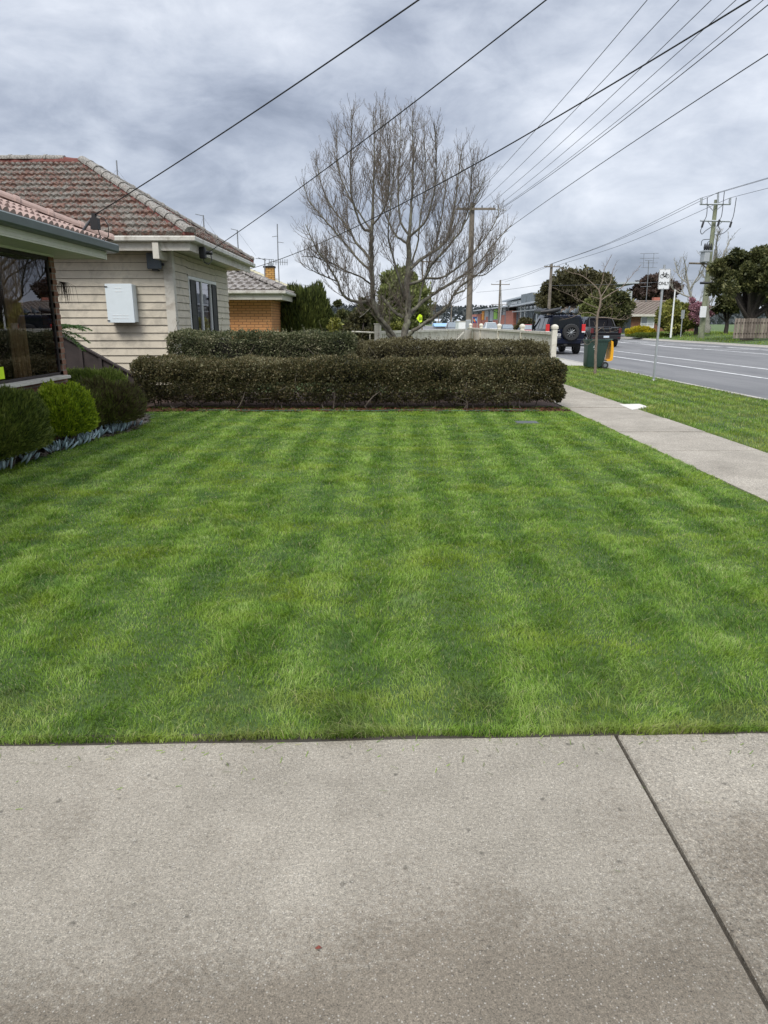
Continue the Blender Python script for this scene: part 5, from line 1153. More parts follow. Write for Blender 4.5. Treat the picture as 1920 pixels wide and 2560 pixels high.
for x in (922, 944, 966, 992):
    b = MB(); z0_ = q1.z+.12; px_ = K(x, 830).x; b.tube([(px_, -.8, z0_), (px_, -.8, z0_+.3), (px_, -.8, z0_+.62)], [.07, .11, .05], 8); b.build('bushing', M['black'], tr_)
b = MB(); b.tube([K(798, 952, -.4), K(1000, 958, -.4)], .09, 6); b.tube([K(940, 965, -.4), K(1000, 1015, -.4)], .06, 5); b.build('bracket', M['woodpole'], tp)
b = MB(); b.tube([K(920, 1168, -.5), K(1060, 1168, -.5)], .12, 6); b.build('low_voltage_arm', M['black'], tp)
p_ = K(950, 1485, -.45); b = MB(); b.rbox(p_.x-.28, p_.x+.28, p_.y-.1, p_.y+.08, p_.z-.5, p_.z+.5, .04); b.build('notice_plate', M['signface'], tp)
# near pole beyond right frame edge, carrying the service wires
NP = Vector((7.3, 0, 0)); npx = empty('utility_pole', NP, 0, 'timber pole beside the camera carrying the overhead wires', 'utility pole')
b = MB(); b.tube([(0, 0, -.3), (0, 0, 9.2)], [.17, .13], 12); b.build('post', M['woodpole'], npx); b = MB(); b.box(-1.4, 1.6, -.18, -.08, 8.5, 8.62); b.build('crossarm', M['woodpole'], npx)
# ------------------------------------------------------------------ wires
def wire(P0, pu_, pv_, PY, P1, r, mt, label, ext=None):
    P0 = np.array(P0, float); P1 = np.array(P1, float); Pm = np.array(at(pu_, pv_, PY)); d = np.linalg.norm((P1-P0)[:2]); tm = np.linalg.norm((Pm-P0)[:2])/(np.linalg.norm((Pm-P0)[:2])+np.linalg.norm((P1-Pm)[:2]))
    t = np.linspace(0, 1, 60)[:, None]; pts = P0*(t-tm)*(t-1)/(tm)+Pm*t*(t-1)/(tm*(tm-1))+P1*t*(t-tm)/(1-tm)
    o = join_tubes('overhead_wire', [(pts, np.full(60, r))], M[mt]); tag(o, label, 'wire', 'overhead wires'); return pts
wire(at(236, 537, 9.9), 1046, 0, 6.5, (7.2, 0, 6.3), .0075, 'wire', 'thick black service cable rising from the near brick house roof edge')
wire(at(519, 632, 15.8), 1365, 0, 8.0, (7.2, 0, 6.9), .008, 'wire', 'thick black service cable rising from the fuse box on the weatherboard house')
wire(at(585, 682, 24.8), 1875, 0, 7.7, (7.2, 0, 6.0), .010, 'wire', 'black service cable from the orange brick house crossing all the street wires')
pa = [(1160, 1618, 17.5, 6.1), (1190, 1697, 17.5, 6.7), (1215, 1778, 17.6, 7.3), (1240, 1840, 17.7, 7.9), (1255, 1908, 17.8, 8.4)]
nm = ['leftmost street wire above the far timber pole', 'second street wire from the left at the top edge', 'third street wire from the left at the top edge', 'fourth street wire from the left at the top edge', 'fifth street wire leaving at the top right corner']
for (u0, u1, Ym, x1), l in zip(pa, nm):
    wire(at(u0, 518, 44.8), u1, 0, Ym, (x1, 0, 8.75), .010, 'greywire', l)
wire(at(1257, 519, 44.8), 1920, 12, 17.0, (8.7, 0, 8.6), .012, 'wire', 'sixth street wire just below the top right corner')
wire(at(1186, 634, 44.8), 1920, 135, 15.2, (7.3, 0, 5.9), .012, 'wire', 'lowest street cable reaching the right edge below the others')
e1 = at(1753, 495, 67.6); e2 = at(1795, 481, 67.6); e3 = at(1824, 495, 67.6); f1 = at(1365, 664, 95); f2 = at(1379, 660, 95); f3 = at(1392, 664, 95)
for a, b_, l in ((f1, e1, 'left high wire between the far plain pole and the transformer pole'), (f2, e2, 'middle high wire between the far plain pole and the transformer pole'), (f3, e3, 'right high wire between the far plain pole and the transformer pole')):
    m_ = (a+b_)/2; m_.z -= .5; pts = cr([a, m_, b_], 10); tag(join_tubes('overhead_wire', [(pts, np.full(len(pts), .020))], M['greywire']), l, 'wire', 'overhead wires')
for a, (u, v), l in ((e2, (1925, 443), 'upper wire leaving the transformer pole top to the right edge'), (e1, (1925, 445), 'upper twin wire leaving the transformer pole left insulator to the right edge'), (e3, (1925, 469), 'lower wire leaving the transformer pole to the right edge')):
    q = at(u, v, 60); ext = q+(q-a)*1.5; pts = cr([a, q, ext], 8); tag(join_tubes('overhead_wire', [(pts, np.full(len(pts), .018))], M['greywire']), l, 'wire', 'overhead wires')
for a, b_, l in (((1379, 663, 95), (1262, 705, 135), 'upper wire from the plain pole to the school pole'), ((1370, 664, 95), (1240, 705, 135), 'second wire from the plain pole to the school pole'), ((1378, 708, 95), (1190, 731, 135), 'lower wire from the plain pole towards the tall timber pole'), ((1374, 722, 95), (1330, 742, 125), 'short service wire to the school roof'), ((1378, 714, 95), (1735, 700, 92), 'lower wire passing behind the young tree to the right')):
    p0, p1 = at(*a), at(*b_); m_ = (p0+p1)/2; m_.z -= .15; pts = cr([p0, m_, p1], 8); tag(join_tubes('overhead_wire', [(pts, np.full(len(pts), .020))], M['greywire']), l, 'wire', 'overhead wires')
# ------------------------------------------------------------------ antennas
def antenna(name, Y, poles_, els, label, r=.02, root=None):
    base = at(*root, Y); rt = empty(name, base, 0, label, 'antenna'); b = MB(); b.tube([at(u, v, Y)-base for u, v in poles_], r, 5); b.build('mast', M['antenna'], rt)
    b = MB()
    for (u0, v0), (u1, v1) in els: b.tube([at(u0, v0, Y)-base, at(u1, v1, Y)-base], r*(.16 if abs(v1-v0) > 18 and abs(u1-u0) > 6 else .5), 4)
    b.build('elements', M['antenna'], rt)
antenna('roof_antenna', 20.5, [(296, 470), (293, 430), (291, 401)], [((291, 425), (268, 452)), ((294, 425), (335, 480)), ((280, 457), (295, 459))], 'thin antenna mast with guy wires behind the terracotta roof ridge', .018, (296, 470))
antenna('roof_antenna', 23, [(511, 588), (509, 555), (508, 538)], [((488, 535), (510, 540)), ((510, 545), (552, 605)), ((506, 548), (497, 578))], 'short bent antenna mast above the weatherboard house gutter', .02, (511, 588))
antenna('roof_antenna', 25, [(597, 642), (594, 600), (593, 575)], [((577, 572), (594, 576)), ((597, 582), (640, 640))], 'bent antenna mast behind the far gutter corner of the weatherboard house', .02, (597, 642))
antenna('roof_antenna', 38, [(662, 694), (662, 646)], [((639, 646), (683, 649)), ((645, 644), (665, 651))], 'small horizontal antenna left of the yellow brick chimney', .03, (662, 694))
els = [((673, 654), (719, 656)), ((680, 592), (694, 590)), ((694, 605), (709, 607)), ((688, 697), (697, 698))]+[((673+k*5.6, 648), (673+k*5.6, 663)) for k in range(9)]
antenna('tall_antenna', 40.5, [(698, 710), (695, 640), (693, 560)], els, 'tall antenna mast with comb shaped elements right of the chimney', .03, (698, 710))
antenna('roof_antenna', 50, [(764, 732), (763, 712)], [((757, 712), (771, 714)), ((771, 713), (773, 735))], 'tiny antenna above the dark conifer bush', .035, (764, 732))
els = [((1600, 634), (1647, 633)), ((1600, 646), (1648, 645)), ((1599, 657), (1644, 657)), ((1603, 669), (1642, 669)), ((1610, 634), (1608, 669)), ((1635, 633), (1632, 669)), ((1602, 707), (1630, 707)), ((1601, 717), (1628, 716)), ((1612, 651), (1632, 651))]
antenna('tall_antenna', 100, [(1615, 756), (1620, 690), (1622, 651)], els, 'tall ladder shaped antenna above the brick bungalow roof', .055, (1615, 756))
# ------------------------------------------------------------------ brick bungalow across the road
bh = empty('brick_bungalow', (35, 94, .4), 0, 'low brown brick bungalow with grey brown tile roof across the road', 'house')
P = lambda u, v, Y=94: at(u, v, Y)
x0, x1 = P(1576, 829).x, P(1742, 829).x; zb = .42; ze = P(1600, 788).z
b = MB(); wx0, wx1, wz0, wz1 = P(1600, 820).x, P(1634, 820).x, P(1600, 820).z, P(1600, 791).z
for a, c, z0, z1 in ((x0, wx0, zb-.5, ze), (wx1, x1, zb-.5, ze), (wx0, wx1, zb-.5, wz0), (wx0, wx1, wz1, ze)): b.box(a, c, 94, 94.12, z0, z1)
wpart(b, 'brick_wall', M['farbrick'], bh)
b = MB(); b.box(x0, x0+.1, 94.13, 102, zb-.5, ze); b.box(x0-4.5, x0, 97.5, 97.6, zb-.5, ze); wpart(b, 'side_wall', M['dpanel'], bh)
b = MB(); fw = .09
for a, c, z0, z1 in ((wx0, wx1, wz0, wz0+fw), (wx0, wx1, wz1-fw, wz1), (wx0, wx0+fw, wz0+fw, wz1-fw), (wx1-fw, wx1, wz0+fw, wz1-fw), ((wx0+wx1)/2-.05, (wx0+wx1)/2+.05, wz0+fw, wz1-fw)): b.box(a, c, 93.95, 94.05, z0, z1)
zm = wz0+(wz1-wz0)*.36; b.box(wx0+fw, (wx0+wx1)/2-.05, 93.96, 94.04, zm, zm+.08); b.box((wx0+wx1)/2+.05, wx1-fw, 93.96, 94.04, zm, zm+.08)
wn = wpart(b, 'window', M['white'], bh)
for k, (a, c, m) in enumerate(((wx0+fw, (wx0+wx1)/2-.05, 'skyglass'), ((wx0+wx1)/2+.05, wx1-fw, 'lace'))):
    b = MB(); b.box(a, c, 94.02, 94.04, zm, wz1-fw); q = b.build('pane', M[m], wn)
b = MB(); b.box(wx0+fw, wx1-fw, 94.021, 94.035, wz0+fw, zm); b.build('pane', M['lace'], wn)
b = MB(); b.box(P(1706, 820).x, P(1716, 820).x, 93.95, 94.0, P(1706, 820).z, P(1706, 806).z); wpart(b, 'window', M['white'], bh)
xr0 = P(1566, 788).x; zr = P(1600, 754, 98).z; riseb = (zr-ze)/4.6
# front wing hip roof and longer ridge behind
rf = hiproof(bh, xr0-8.5, P(1800, 788).x, 96.3, 104.5, P(1560, 782, 96).z, (P(1600, 754, 100.4).z-P(1560, 782, 96).z)/4.1, M['farroof'], 'wave', M['farroof'], .34, .6, hipW=True, seed=60, t=.06); fixloc(rf, bh)
b = MB(); xe = P(1644, 788).x; zt_ = P(1632, 762, 97).z
rs_ = (zt_-ze-.05)/3.9; Lw = 3.9*math.hypot(1, rs_); roof_plane(b, (xr0, 93.3, ze+.05), (1, 0, 0), (0, 1, rs_), (0, -rs_, 1), Lw, lambda v: v/Lw*3.9*.95, lambda v: xe+2.5-xr0, .34, .6, 'wave', .06, 77); wpart(b, 'wing_roof', M['farroof'], bh)
b = MB(); b.box(xr0, xe+2.6, 93.26, 93.3, ze-.16, ze+.12); b.quad((xr0, 93.3, ze-.1), (xe+2.5, 93.3, ze-.1), (xe+2.5, 97, ze-.1), (xr0, 97, ze-.1)); wpart(b, 'fascia', M['trim'], bh)
c_ = P(1643, 752, 101); b = MB(); b.box(c_.x-.45, c_.x+.45, 101, 101.8, c_.z-1, c_.z+.45); wpart(b, 'chimney', M['redbrick'], bh)
# paling fence, thin poles
fe = empty('paling_fence', (at(1845, 840, 58).x, 58, .4), 0, 'weathered grey brown paling fence at the right edge behind the evergreen trunk', 'fence')
xa_, xb_ = at(1833, 840, 58).x, at(2040, 840, 58).x; zt2, zb2 = at(1845, 796, 58).z, .38; b = MB(); x = xa_; k = 0
while x < xb_:
    b.box(x, x+.105, 58+(k % 2)*.05, 58.02+(k % 2)*.05, zb2, zt2+random.uniform(-.02, .02)); x += .112; k += 1
wpart(b, 'palings', M['palingfence'], fe); b = MB(); b.box(xa_, xb_, 58.05, 58.1, zt2-.4, zt2-.3); b.box(xa_, xb_, 58.05, 58.1, zb2+.3, zb2+.4); wpart(b, 'rail', M['palingfence'], fe)
q = at(1677, 839, 72); o = MB(); tp_ = at(1688, 724, 72)-q; o.tube([Vector((0, 0, -.2)), tp_], [.10, .06], 8); o = o.build('pole', M['white']); o.name = 'white_pole'; o.location = q; tag(o, 'thin plain white pole standing before the golden bush', 'pole')
rs = empty('street_sign', at(1702, 837, 70), 0, 'small thin sign post seen edge on beside the golden bush', 'sign')
b = MB(); b.tube([(0, 0, -.2), at(1707, 778, 70)-at(1702, 837, 70)], .045, 6); b.build('pole', M['metal'], rs); tp_ = at(1707, 783, 70)-at(1702, 837, 70); b = MB(); b.box(tp_.x-.16, tp_.x+.16, -.06, -.02, tp_.z-.5, tp_.z+.3); b.build('sign_face', M['metal'], rs)
# ------------------------------------------------------------------ school
sx_ = 27.5
def SY(u, v=790): # depth on the plane X = sx_ at column u
    t = (1280-v)/F; y = cP+sP*t; return sx_*y*F/(u-960)
def SP(u, v): Y = SY(u, v); return at(u, v, Y)
sc_ = empty('school_building', (sx_, 150, 0), 0, 'long school building of red brick and grey panels with orange and green insets', 'school')
def panel(name, u0, u1, zA, zB, m, off=0., par=None, th=.2):
    y0, y1 = SY(u0), SY(u1); b = MB(); b.box(sx_-off, sx_+th, min(y0, y1), max(y0, y1), zA, zB); return wpart(b, name, M[m], sc_)
zt = SP(1290, 761).z; EH = SP(1250, 767).z
panel('brick_wall', 1179, 1205, 0, SP(1190, 786).z, 'redbrick', .3)
panel('brick_wall', 1205.1, 1224, 0, SP(1212, 800).z, 'redbrick', .1)
panel('brick_wall', 1218, 1224, 0, SP(1220, 792).z, 'redbrick', .35)
panel('wall', 1224.1, 1234, 0, EH, 'panel', .2)
panel('doorway', 1226, 1233, 0, SP(1228, 803).z, 'dark', .25)
panel('brick_wall', 1234.1, 1268, 0, SP(1250, 800).z, 'redbrick', .1)
panel('brick_wall', 1257, 1267, 0, SP(1260, 788).z, 'redbrick', .35)
panel('wall', 1205, 1270, 2, EH, 'panel', -.05)
panel('colour_panel', 1205.5, 1210.5, SP(1207, 800).z+.05, SP(1207, 778).z, 'orange', .15)
panel('colour_panel', 1235.5, 1243, SP(1239, 798).z+.05, SP(1239, 774).z, 'green', .15)
for u0, u1 in ((1212, 1222), (1244, 1256)): panel('window', u0, u1, SP(u0, 800).z+.05, EH-.2, 'panel' if u0 < 1220 else 'dpanel', .04)
panel('column', 1224.2, 1226, 0, EH, 'dpanel', .4); panel('column', 1266.5, 1269, 0, EH, 'dpanel', .4)
panel('brick_wall', 1270, 1289, 0, SP(1280, 777).z, 'redbrick', .5)
panel('wall', 1289, 1362, 2.2, SP(1320, 764).z, 'skyglass', -.3); panel('wall', 1289, 1362, 0, 2.2, 'dpanel', -.3)
for u0 in (1290, 1299, 1309, 1318, 1328, 1339, 1350): panel('column', u0, u0+1.2, 0, SP(1320, 760).z, 'white' if u0 % 2 else 'dpanel', -.1)
b = MB(); p0, p1 = SP(1289, 776), SP(1365, 775)
b.box(sx_-.8, sx_-.7, SY(1365), SY(1289), SP(1320, 777).z-.1, SP(1320, 777).z+.1); wpart(b, 'balustrade', M['metal'], sc_)
def wedge(name, u0, u1, zA0, zA1, m, th=.25, x0=None, x1=None):
    y0, y1 = SY(u0), SY(u1); x0 = sx_-1.4 if x0 is None else x0; x1 = x1 or sx_+9; b = MB()
    b.loft([[(x0, y0, zA0-th), (x1, y0, zA0-th+.5), (x1, y0, zA0+.5), (x0, y0, zA0)], [(x0, y1, zA1-th), (x1, y1, zA1-th+.5), (x1, y1, zA1+.5), (x0, y1, zA1)]]); return wpart(b, name, M[m], sc_)
wedge('roof', 1194, 1291, SP(1194, 776).z, SP(1291, 763).z, 'colorbond'); wedge('roof', 1285, 1368, SP(1285, 765).z, SP(1362, 751).z, 'colorbond', .3)
b = MB(); y0, y1 = SY(1368), SY(1226); zu = SP(1226, 759).z
b.box(sx_+4, sx_+14, y0, y1, 3, zu+.3); wpart(b, 'upper_storey', M['panel'], sc_)
for u0, u1 in ((1271, 1282), (1284, 1295)):
    b = MB(); b.box(sx_+2.6, sx_+4, SY(u1), SY(u0), 4.5, SP(1280, 746).z+.9); wpart(b, 'roof_box', M['dpanel'], sc_)
for u0, u1 in ((1238, 1250), (1255, 1267), (1300, 1322), (1326, 1345)):
    b = MB(); b.box(sx_+3.9, sx_+4, SY(u1), SY(u0), 6.0, zu); wpart(b, 'window', M['skyglass'], sc_)
b = MB(); b.loft([[(sx_+3, y1+3, zu+.4), (sx_+15, y1+3, zu+.8), (sx_+15, y1+3, zu+1.1), (sx_+3, y1+3, zu+.7)], [(sx_+3, y0, zu+1.0), (sx_+15, y0, zu+1.5), (sx_+15, y0, zu+1.8), (sx_+3, y0, zu+1.3)]]); wpart(b, 'upper_roof', M['colorbond'], sc_)
bn = empty('banner', (at(1187, 812, 120).x, 120, 0), 0, 'navy banner with red and yellow shapes hanging on posts before the school', 'banner')
bw = at(1193, 802, 120).x-at(1181, 802, 120).x; z0_, z1_ = at(1187, 808, 120).z, at(1187, 792, 120).z
b = MB(); b.box(-bw/2, bw/2, -.02, .02, z0_, z1_); b.build('cloth', M['navy'], bn)
b = MB(); b.poly([(-bw*.45, -.03, z1_-.2), (-bw*.05, -.03, z1_-.5), (bw*.2, -.03, z0_+.15), (-bw*.05, -.03, z0_+.1)]); b.build('red_shape', M['redlens'], bn)
b = MB(); b.poly([(-bw*.3, -.035, z1_-.45), (-bw*.05, -.035, z1_-.4), (-bw*.05, -.035, z1_-.7), (-bw*.25, -.035, z1_-.75)]); b.build('yellow_shape', M['yellow'], bn)
b = MB(); b.poly([(0, -.034, z1_-.3), (bw*.3, -.034, z1_-.25), (bw*.35, -.034, z1_-.75), (bw*.1, -.034, z1_-.6)]); b.build('blue_shape', M['blueroof'], bn)
b = MB(); b.cyl((-bw/2, 0, 0), (-bw/2, 0, z1_), .05, 6); b.cyl((bw/2, 0, 0), (bw/2, 0, z1_), .05, 6); b.build('post', M['metal'], bn)
# blue roofed building, white box van
bb = empty('blue_roof_building', (at(1120, 815, 230).x, 230, 0), 0, 'low building with a long pale blue roof far down the street', 'building')
xw = at(1150, 815, 230).x-at(1120, 815, 230).x; zc = at(1120, 812, 230).z; b = MB(); b.box(-xw, xw, 0, 12, 0, zc-.4); b.build('wall', M['farpale'], bb); b = MB(); b.loft([[(-xw-.5, y, z) for y, z in ((-1, zc-.5), (6, zc+.5), (13, zc-.5))], [(xw+.5, y, z) for y, z in ((-1, zc-.5), (6, zc+.5), (13, zc-.5))]]); b.build('roof', M['blueroof'], bb)
vn = empty('caravan', (at(1160, 822, 75).x, 75, 0), 0, 'plain white box trailer seen over the corner of the picket fence', 'trailer')
hw = (at(1174, 815, 75).x-at(1146, 815, 75).x)/2; ht = at(1160, 804, 75).z; b = MB(); b.rbox(-hw, hw, 0, 3.2, .45, ht, .08); b.build('body', M['white'], vn)
b = MB(); b.box(-hw-.04, hw+.04, -.05, 3.25, ht, ht+.06); b.build('lid', M['trim'], vn)
for s_ in (-1, 1): b = MB(); b.cyl((s_*hw-.1, 1.6, .3), (s_*hw+.1, 1.6, .3), .3, 14); b.build('wheel', M['rubber'], vn)
# ------------------------------------------------------------------ vehicles
def wheel(parent, x, y, r, w_=.24, rimr=.6, z=None, spokes=6):
    z = r if z is None else z; b = MB(); rings = []
    for xx, rr in ((-w_/2, r*.62), (-w_/2, r*.93), (-w_/2+.03, r), (w_/2-.03, r), (w_/2, r*.93), (w_/2, r*.62)): rings.append([(x+xx, y+math.cos(a)*rr, z+math.sin(a)*rr) for a in [k*2*math.pi/24 for k in range(24)]])
    b.loft(rings, False); wh = b.build('wheel', M['rubber'], parent); smooth_by_angle(wh, 40)
    b = MB()
    for s_ in (-1, 1):
        X_ = x+s_*(w_/2-.05); b.tube([(X_-.012, y, z), (X_+.012, y, z)], [r*.62]*2, 20); b.tube([(X_-.03, y, z), (X_+.035, y, z)], [r*.14]*2, 10)
    b.build('rim', M['black'], wh); b = MB()
    for s_ in (-1, 1):
        X_ = x+s_*(w_/2-.03)
        for k in range(spokes):
            a = k*2*math.pi/spokes; b.tube([(X_, y+math.cos(a)*r*.08, z+math.sin(a)*r*.08), (X_, y+math.cos(a)*r*.58, z+math.sin(a)*r*.58)], .022*r/.38, 4)
    b.build('spokes', M['metal'], wh); return wh
def body_loft(sec, r=.1):
    # sec: (y, z_floor, half-width low, z_belt, half-width belt, z_top, half-width top)
    out = []
    for y, zf_, wl, zbt, wb, zt_, wt in sec:
        h = [(wl*.96, zf_), (wl, zf_+.12), (wb, (zf_+zbt)/2), (wb*.985, zbt), ((wb*.985+wt)/2*1.01, (zbt+zt_)/2), (wt, zt_-r), (wt-r*.9, zt_)]
        out.append([(x, y, z) for x, z in h]+[(0, y, zt_+.015)]+[(-x, y, z) for x, z in h[::-1]])
    return out
def text(body, size, loc, rot, m, parent, name='lettering', ext=.004, align='CENTER'):
    cu = bpy.data.curves.new(name, 'FONT'); cu.body = body; cu.size = size; cu.align_x = align; cu.align_y = 'CENTER'; cu.extrude = ext; cu.offset = size*.012
    t = bpy.data.objects.new(name+'_c', cu); COL.objects.link(t); dg = bpy.context.evaluated_depsgraph_get(); dg.update(); me = bpy.data.meshes.new_from_object(t.evaluated_get(dg)); bpy.data.objects.remove(t); me.materials.clear(); me.materials.append(m)
    o = bpy.data.objects.new(name, me); COL.objects.link(o); o.parent = parent; o.location = loc; o.rotation_euler = rot; return o
# off-roader seen from behind
g = G(1416, 886, RZ); sv_ = empty('off_roader', (g.x-.14, g.y, RZ), R(0), 'dark blue boxy off-roader with rear spare wheel and rolled awning parked at the kerb', 'car')
sv_.scale = (1.13, 1.13, 1.14); W_ = .94; ZT = 1.83
b = MB(); b.loft(body_loft([(-.02, .62, W_*.96, 1.12, W_*.97, ZT-.06, W_*.78), (.08, .52, W_, 1.12, W_, ZT, W_*.82), (2.7, .45, W_, 1.12, W_, ZT+.02, W_*.82), (3.25, .45, W_, 1.12, W_, 1.20, W_*.9), (3.4, .45, W_, 1.08, W_, 1.16, W_*.9), (4.45, .5, W_*.97, .98, W_*.95, 1.06, W_*.85), (4.6, .55, W_*.9, .9, W_*.9, .98, W_*.8)]), True)
smooth_by_angle(b.build('body', M['carblue'], sv_), 32)
b = MB(); b.poly([(-.68, -.034, 1.20), (.68, -.034, 1.20), (.62, -.045, 1.68), (-.62, -.045, 1.68)]); b.build('rear_window', M['darkglass'], sv_)
b = MB(); b.tube([(-.74, -.03, .66), (-.73, -.03, 1.2), (-.66, -.04, 1.72), (.66, -.04, 1.72), (.73, -.03, 1.2), (.74, -.03, .66)], .006, 4); b.build('door_seam', M['ink'], sv_)
for s_ in (-1, 1):
    b = MB()
    for y0, y1 in ((.12, .85), (.95, 1.72), (1.82, 2.62)): b.poly([(s_*(W_+.004), y0, 1.18), (s_*(W_+.004), y1+(.35 if y0 > 1.8 else 0), 1.18), (s_*(W_*.86+.006), y1, 1.68), (s_*(W_*.86+.006), y0, 1.68)])
    b.build('side_window', M['darkglass'], sv_)
    b = MB(); b.rbox(s_*W_-.06-(.0 if s_ > 0 else -.0), s_*W_+.06, 3.0, 3.12, 1.15, 1.40, .04); b.build('wing_mirror', M['black'], sv_)
    b = MB(); b.rbox(s_*.86-.09, s_*.86+.085, -.06, .10, 1.02, 1.40, .02); tl = b.build('tail_light', M['redlens'], sv_)
    b = MB(); b.box(s_*.86-.085, s_*.86+.08, -.063, -.0601, 1.02, 1.08); b.build('reverse_lens', M['clearlens'], tl)
    b = MB(); b.rbox(s_*.72-.17, s_*.72+.17, -.14, -.02, .60, .69, .015); bl = b.build('bumper_light', M['redlens'], sv_)
    b = MB(); b.box(s_*.72+(.02 if s_ > 0 else -.16), s_*.72+(.16 if s_ > 0 else -.02), -.143, -.1401, .605, .685); b.build('indicator', M['amberlens'], bl)
    b = MB(); b.box(s_*.70-.14, s_*.70+.14, .32, .34, .28, .56); b.build('mud_flap', M['rubber'], sv_)
    for yy in (.75, 3.55): wheel(sv_, s_*.76, yy, .38, .26)
b = MB(); b.rbox(-.93, .93, -.16, .15, .50, .72, .04); b.build('bumper', M['carblue'], sv_)
b = MB(); b.box(-.75, .75, .1, 4.3, .36, .50); b.tube([(-.6, .75, .38), (.6, .75, .38)], .05, 8); b.tube([(-.3, .0, .44), (-.1, -.1, .42)], .03, 6); b.box(-.08, .08, -.2, .1, .42, .50); b.build('chassis', M['rubber'], sv_)
sw = MB(); cx_, cz_ = .22, 1.03; 
rings = [[(cx_+math.cos(a)*rr, yy, cz_+math.sin(a)*rr) for a in [k*2*math.pi/28 for k in range(28)]] for yy, rr in ((-.06, .25), (-.06, .36), (-.10, .39), (-.26, .39), (-.31, .36), (-.31, .24), (-.22, .235))]
sw.loft(rings, False); sp = smooth_by_angle(sw.build('spare_wheel', M['rubber'], sv_), 50)
b = MB(); b.tube([(cx_, -.21, cz_), (cx_, -.2, cz_)], [.24]*2, 20); b.build('rim', M['black'], sp)
b = MB()
for k in range(10): a = k*.628; b.tube([(cx_+math.cos(a)*.03, -.27, cz_+math.sin(a)*.03), (cx_+math.cos(a)*.225, -.25, cz_+math.sin(a)*.225)], .010, 4)
b.tube([(cx_, -.28, cz_), (cx_, -.25, cz_)], [.045]*2, 10); b.build('spokes', M['metal'], sp)
b = MB(); b.rbox(-.62, -.22, -.050, -.036, .84, .97, .01); pl_ = b.build('number_plate', M['plate'], sv_); text('LN 1BR', .115, (-.42, -.053, .903), (R(90), 0, 0), M['ink'], pl_)
b = MB(); b.box(-.56, -.48, -.040, -.036, 1.10, 1.13); b.box(-.44, -.28, -.040, -.036, 1.105, 1.125); b.box(-.52, -.42, -.040, -.036, .995, 1.01); b.box(-.62, -.2, -.044, -.036, .77, .79); b.build('badge', M['metal'], sv_)
b = MB(); b.box(-.72, .72, .25, 2.5, ZT+.08, ZT+.11)
for yy in (.3, 1.0, 1.7, 2.4): b.tube([(-.78, yy, ZT+.01), (-.72, yy, ZT+.10)], .018, 5); b.tube([(.78, yy, ZT+.01), (.72, yy, ZT+.10)], .018, 5)
b.build('roof_rack', M['black'], sv_)
b = MB(); pts = [(-.95, -.10, ZT+.20), (-.93, .8, ZT+.16), (-.95, 1.6, ZT+.18), (-.95, 2.4, ZT+.2)]; b.tube(pts, [.11, .14, .14, .11], 10); b.tube([(-1.25, -.05, ZT+.12), (-.9, -.12, ZT+.15), (-.5, -.12, ZT+.21), (-.35, -.1, ZT+.26)], [.07, .10, .10, .07], 8); smooth_by_angle(b.build('rolled_awning', M['black'], sv_), 60)
b = MB()
for i in range(9): b.tube([(-.55+i*.14, .2+.1*(i % 3), ZT+.1), (-.50+i*.14, .25, ZT+.20+.09*((i*7) % 3))], [.08, .03], 6)
b.build('roof_load', M['dpanel'], sv_)
b = MB(); b.tube([(-.98, 2.9, 1.0), (-.98, 2.85, 1.6), (-.95, 2.8, 1.95)], .04, 6); b.build('snorkel', M['black'], sv_)
# pickup
g = G(1512, 868, RZ); pk = empty('pickup_truck', (g.x, g.y, RZ), R(0), 'black lifted pickup truck parked ahead of the off-roader', 'pickup')
pk.scale = (1.05,)*3; W_ = 1.04
b = MB(); b.loft(body_loft([(.0, .62, W_*.97, 1.0, W_*.98, 1.30, W_*.95), (.05, .6, W_, 1.0, W_, 1.33, W_*.97), (1.65, .55, W_, 1.0, W_, 1.33, W_*.97), (1.66, .55, W_, 1.0, W_, 1.30, W_*.97)], .03)); 
smooth_by_angle(b.build('bed', M['carblack'], pk), 30)
b = MB(); b.loft(body_loft([(1.70, .55, W_, 1.28, W_, 1.42, W_*.9), (1.82, .55, W_, 1.28, W_, 1.98, W_*.76), (3.3, .55, W_, 1.28, W_, 2.02, W_*.76), (4.1, .55, W_, 1.25, W_, 1.34, W_*.9), (5.2, .6, W_, 1.15, W_*.97, 1.22, W_*.88), (5.35, .65, W_*.93, 1.0, W_*.92, 1.12, W_*.8)], .09))
smooth_by_angle(b.build('cab', M['carblack'], pk), 30)
b = MB(); b.poly([(-.74, 1.715, 1.47), (.74, 1.715, 1.47), (.66, 1.80, 1.88), (-.66, 1.80, 1.88)]); b.build('rear_window', M['darkglass'], pk)
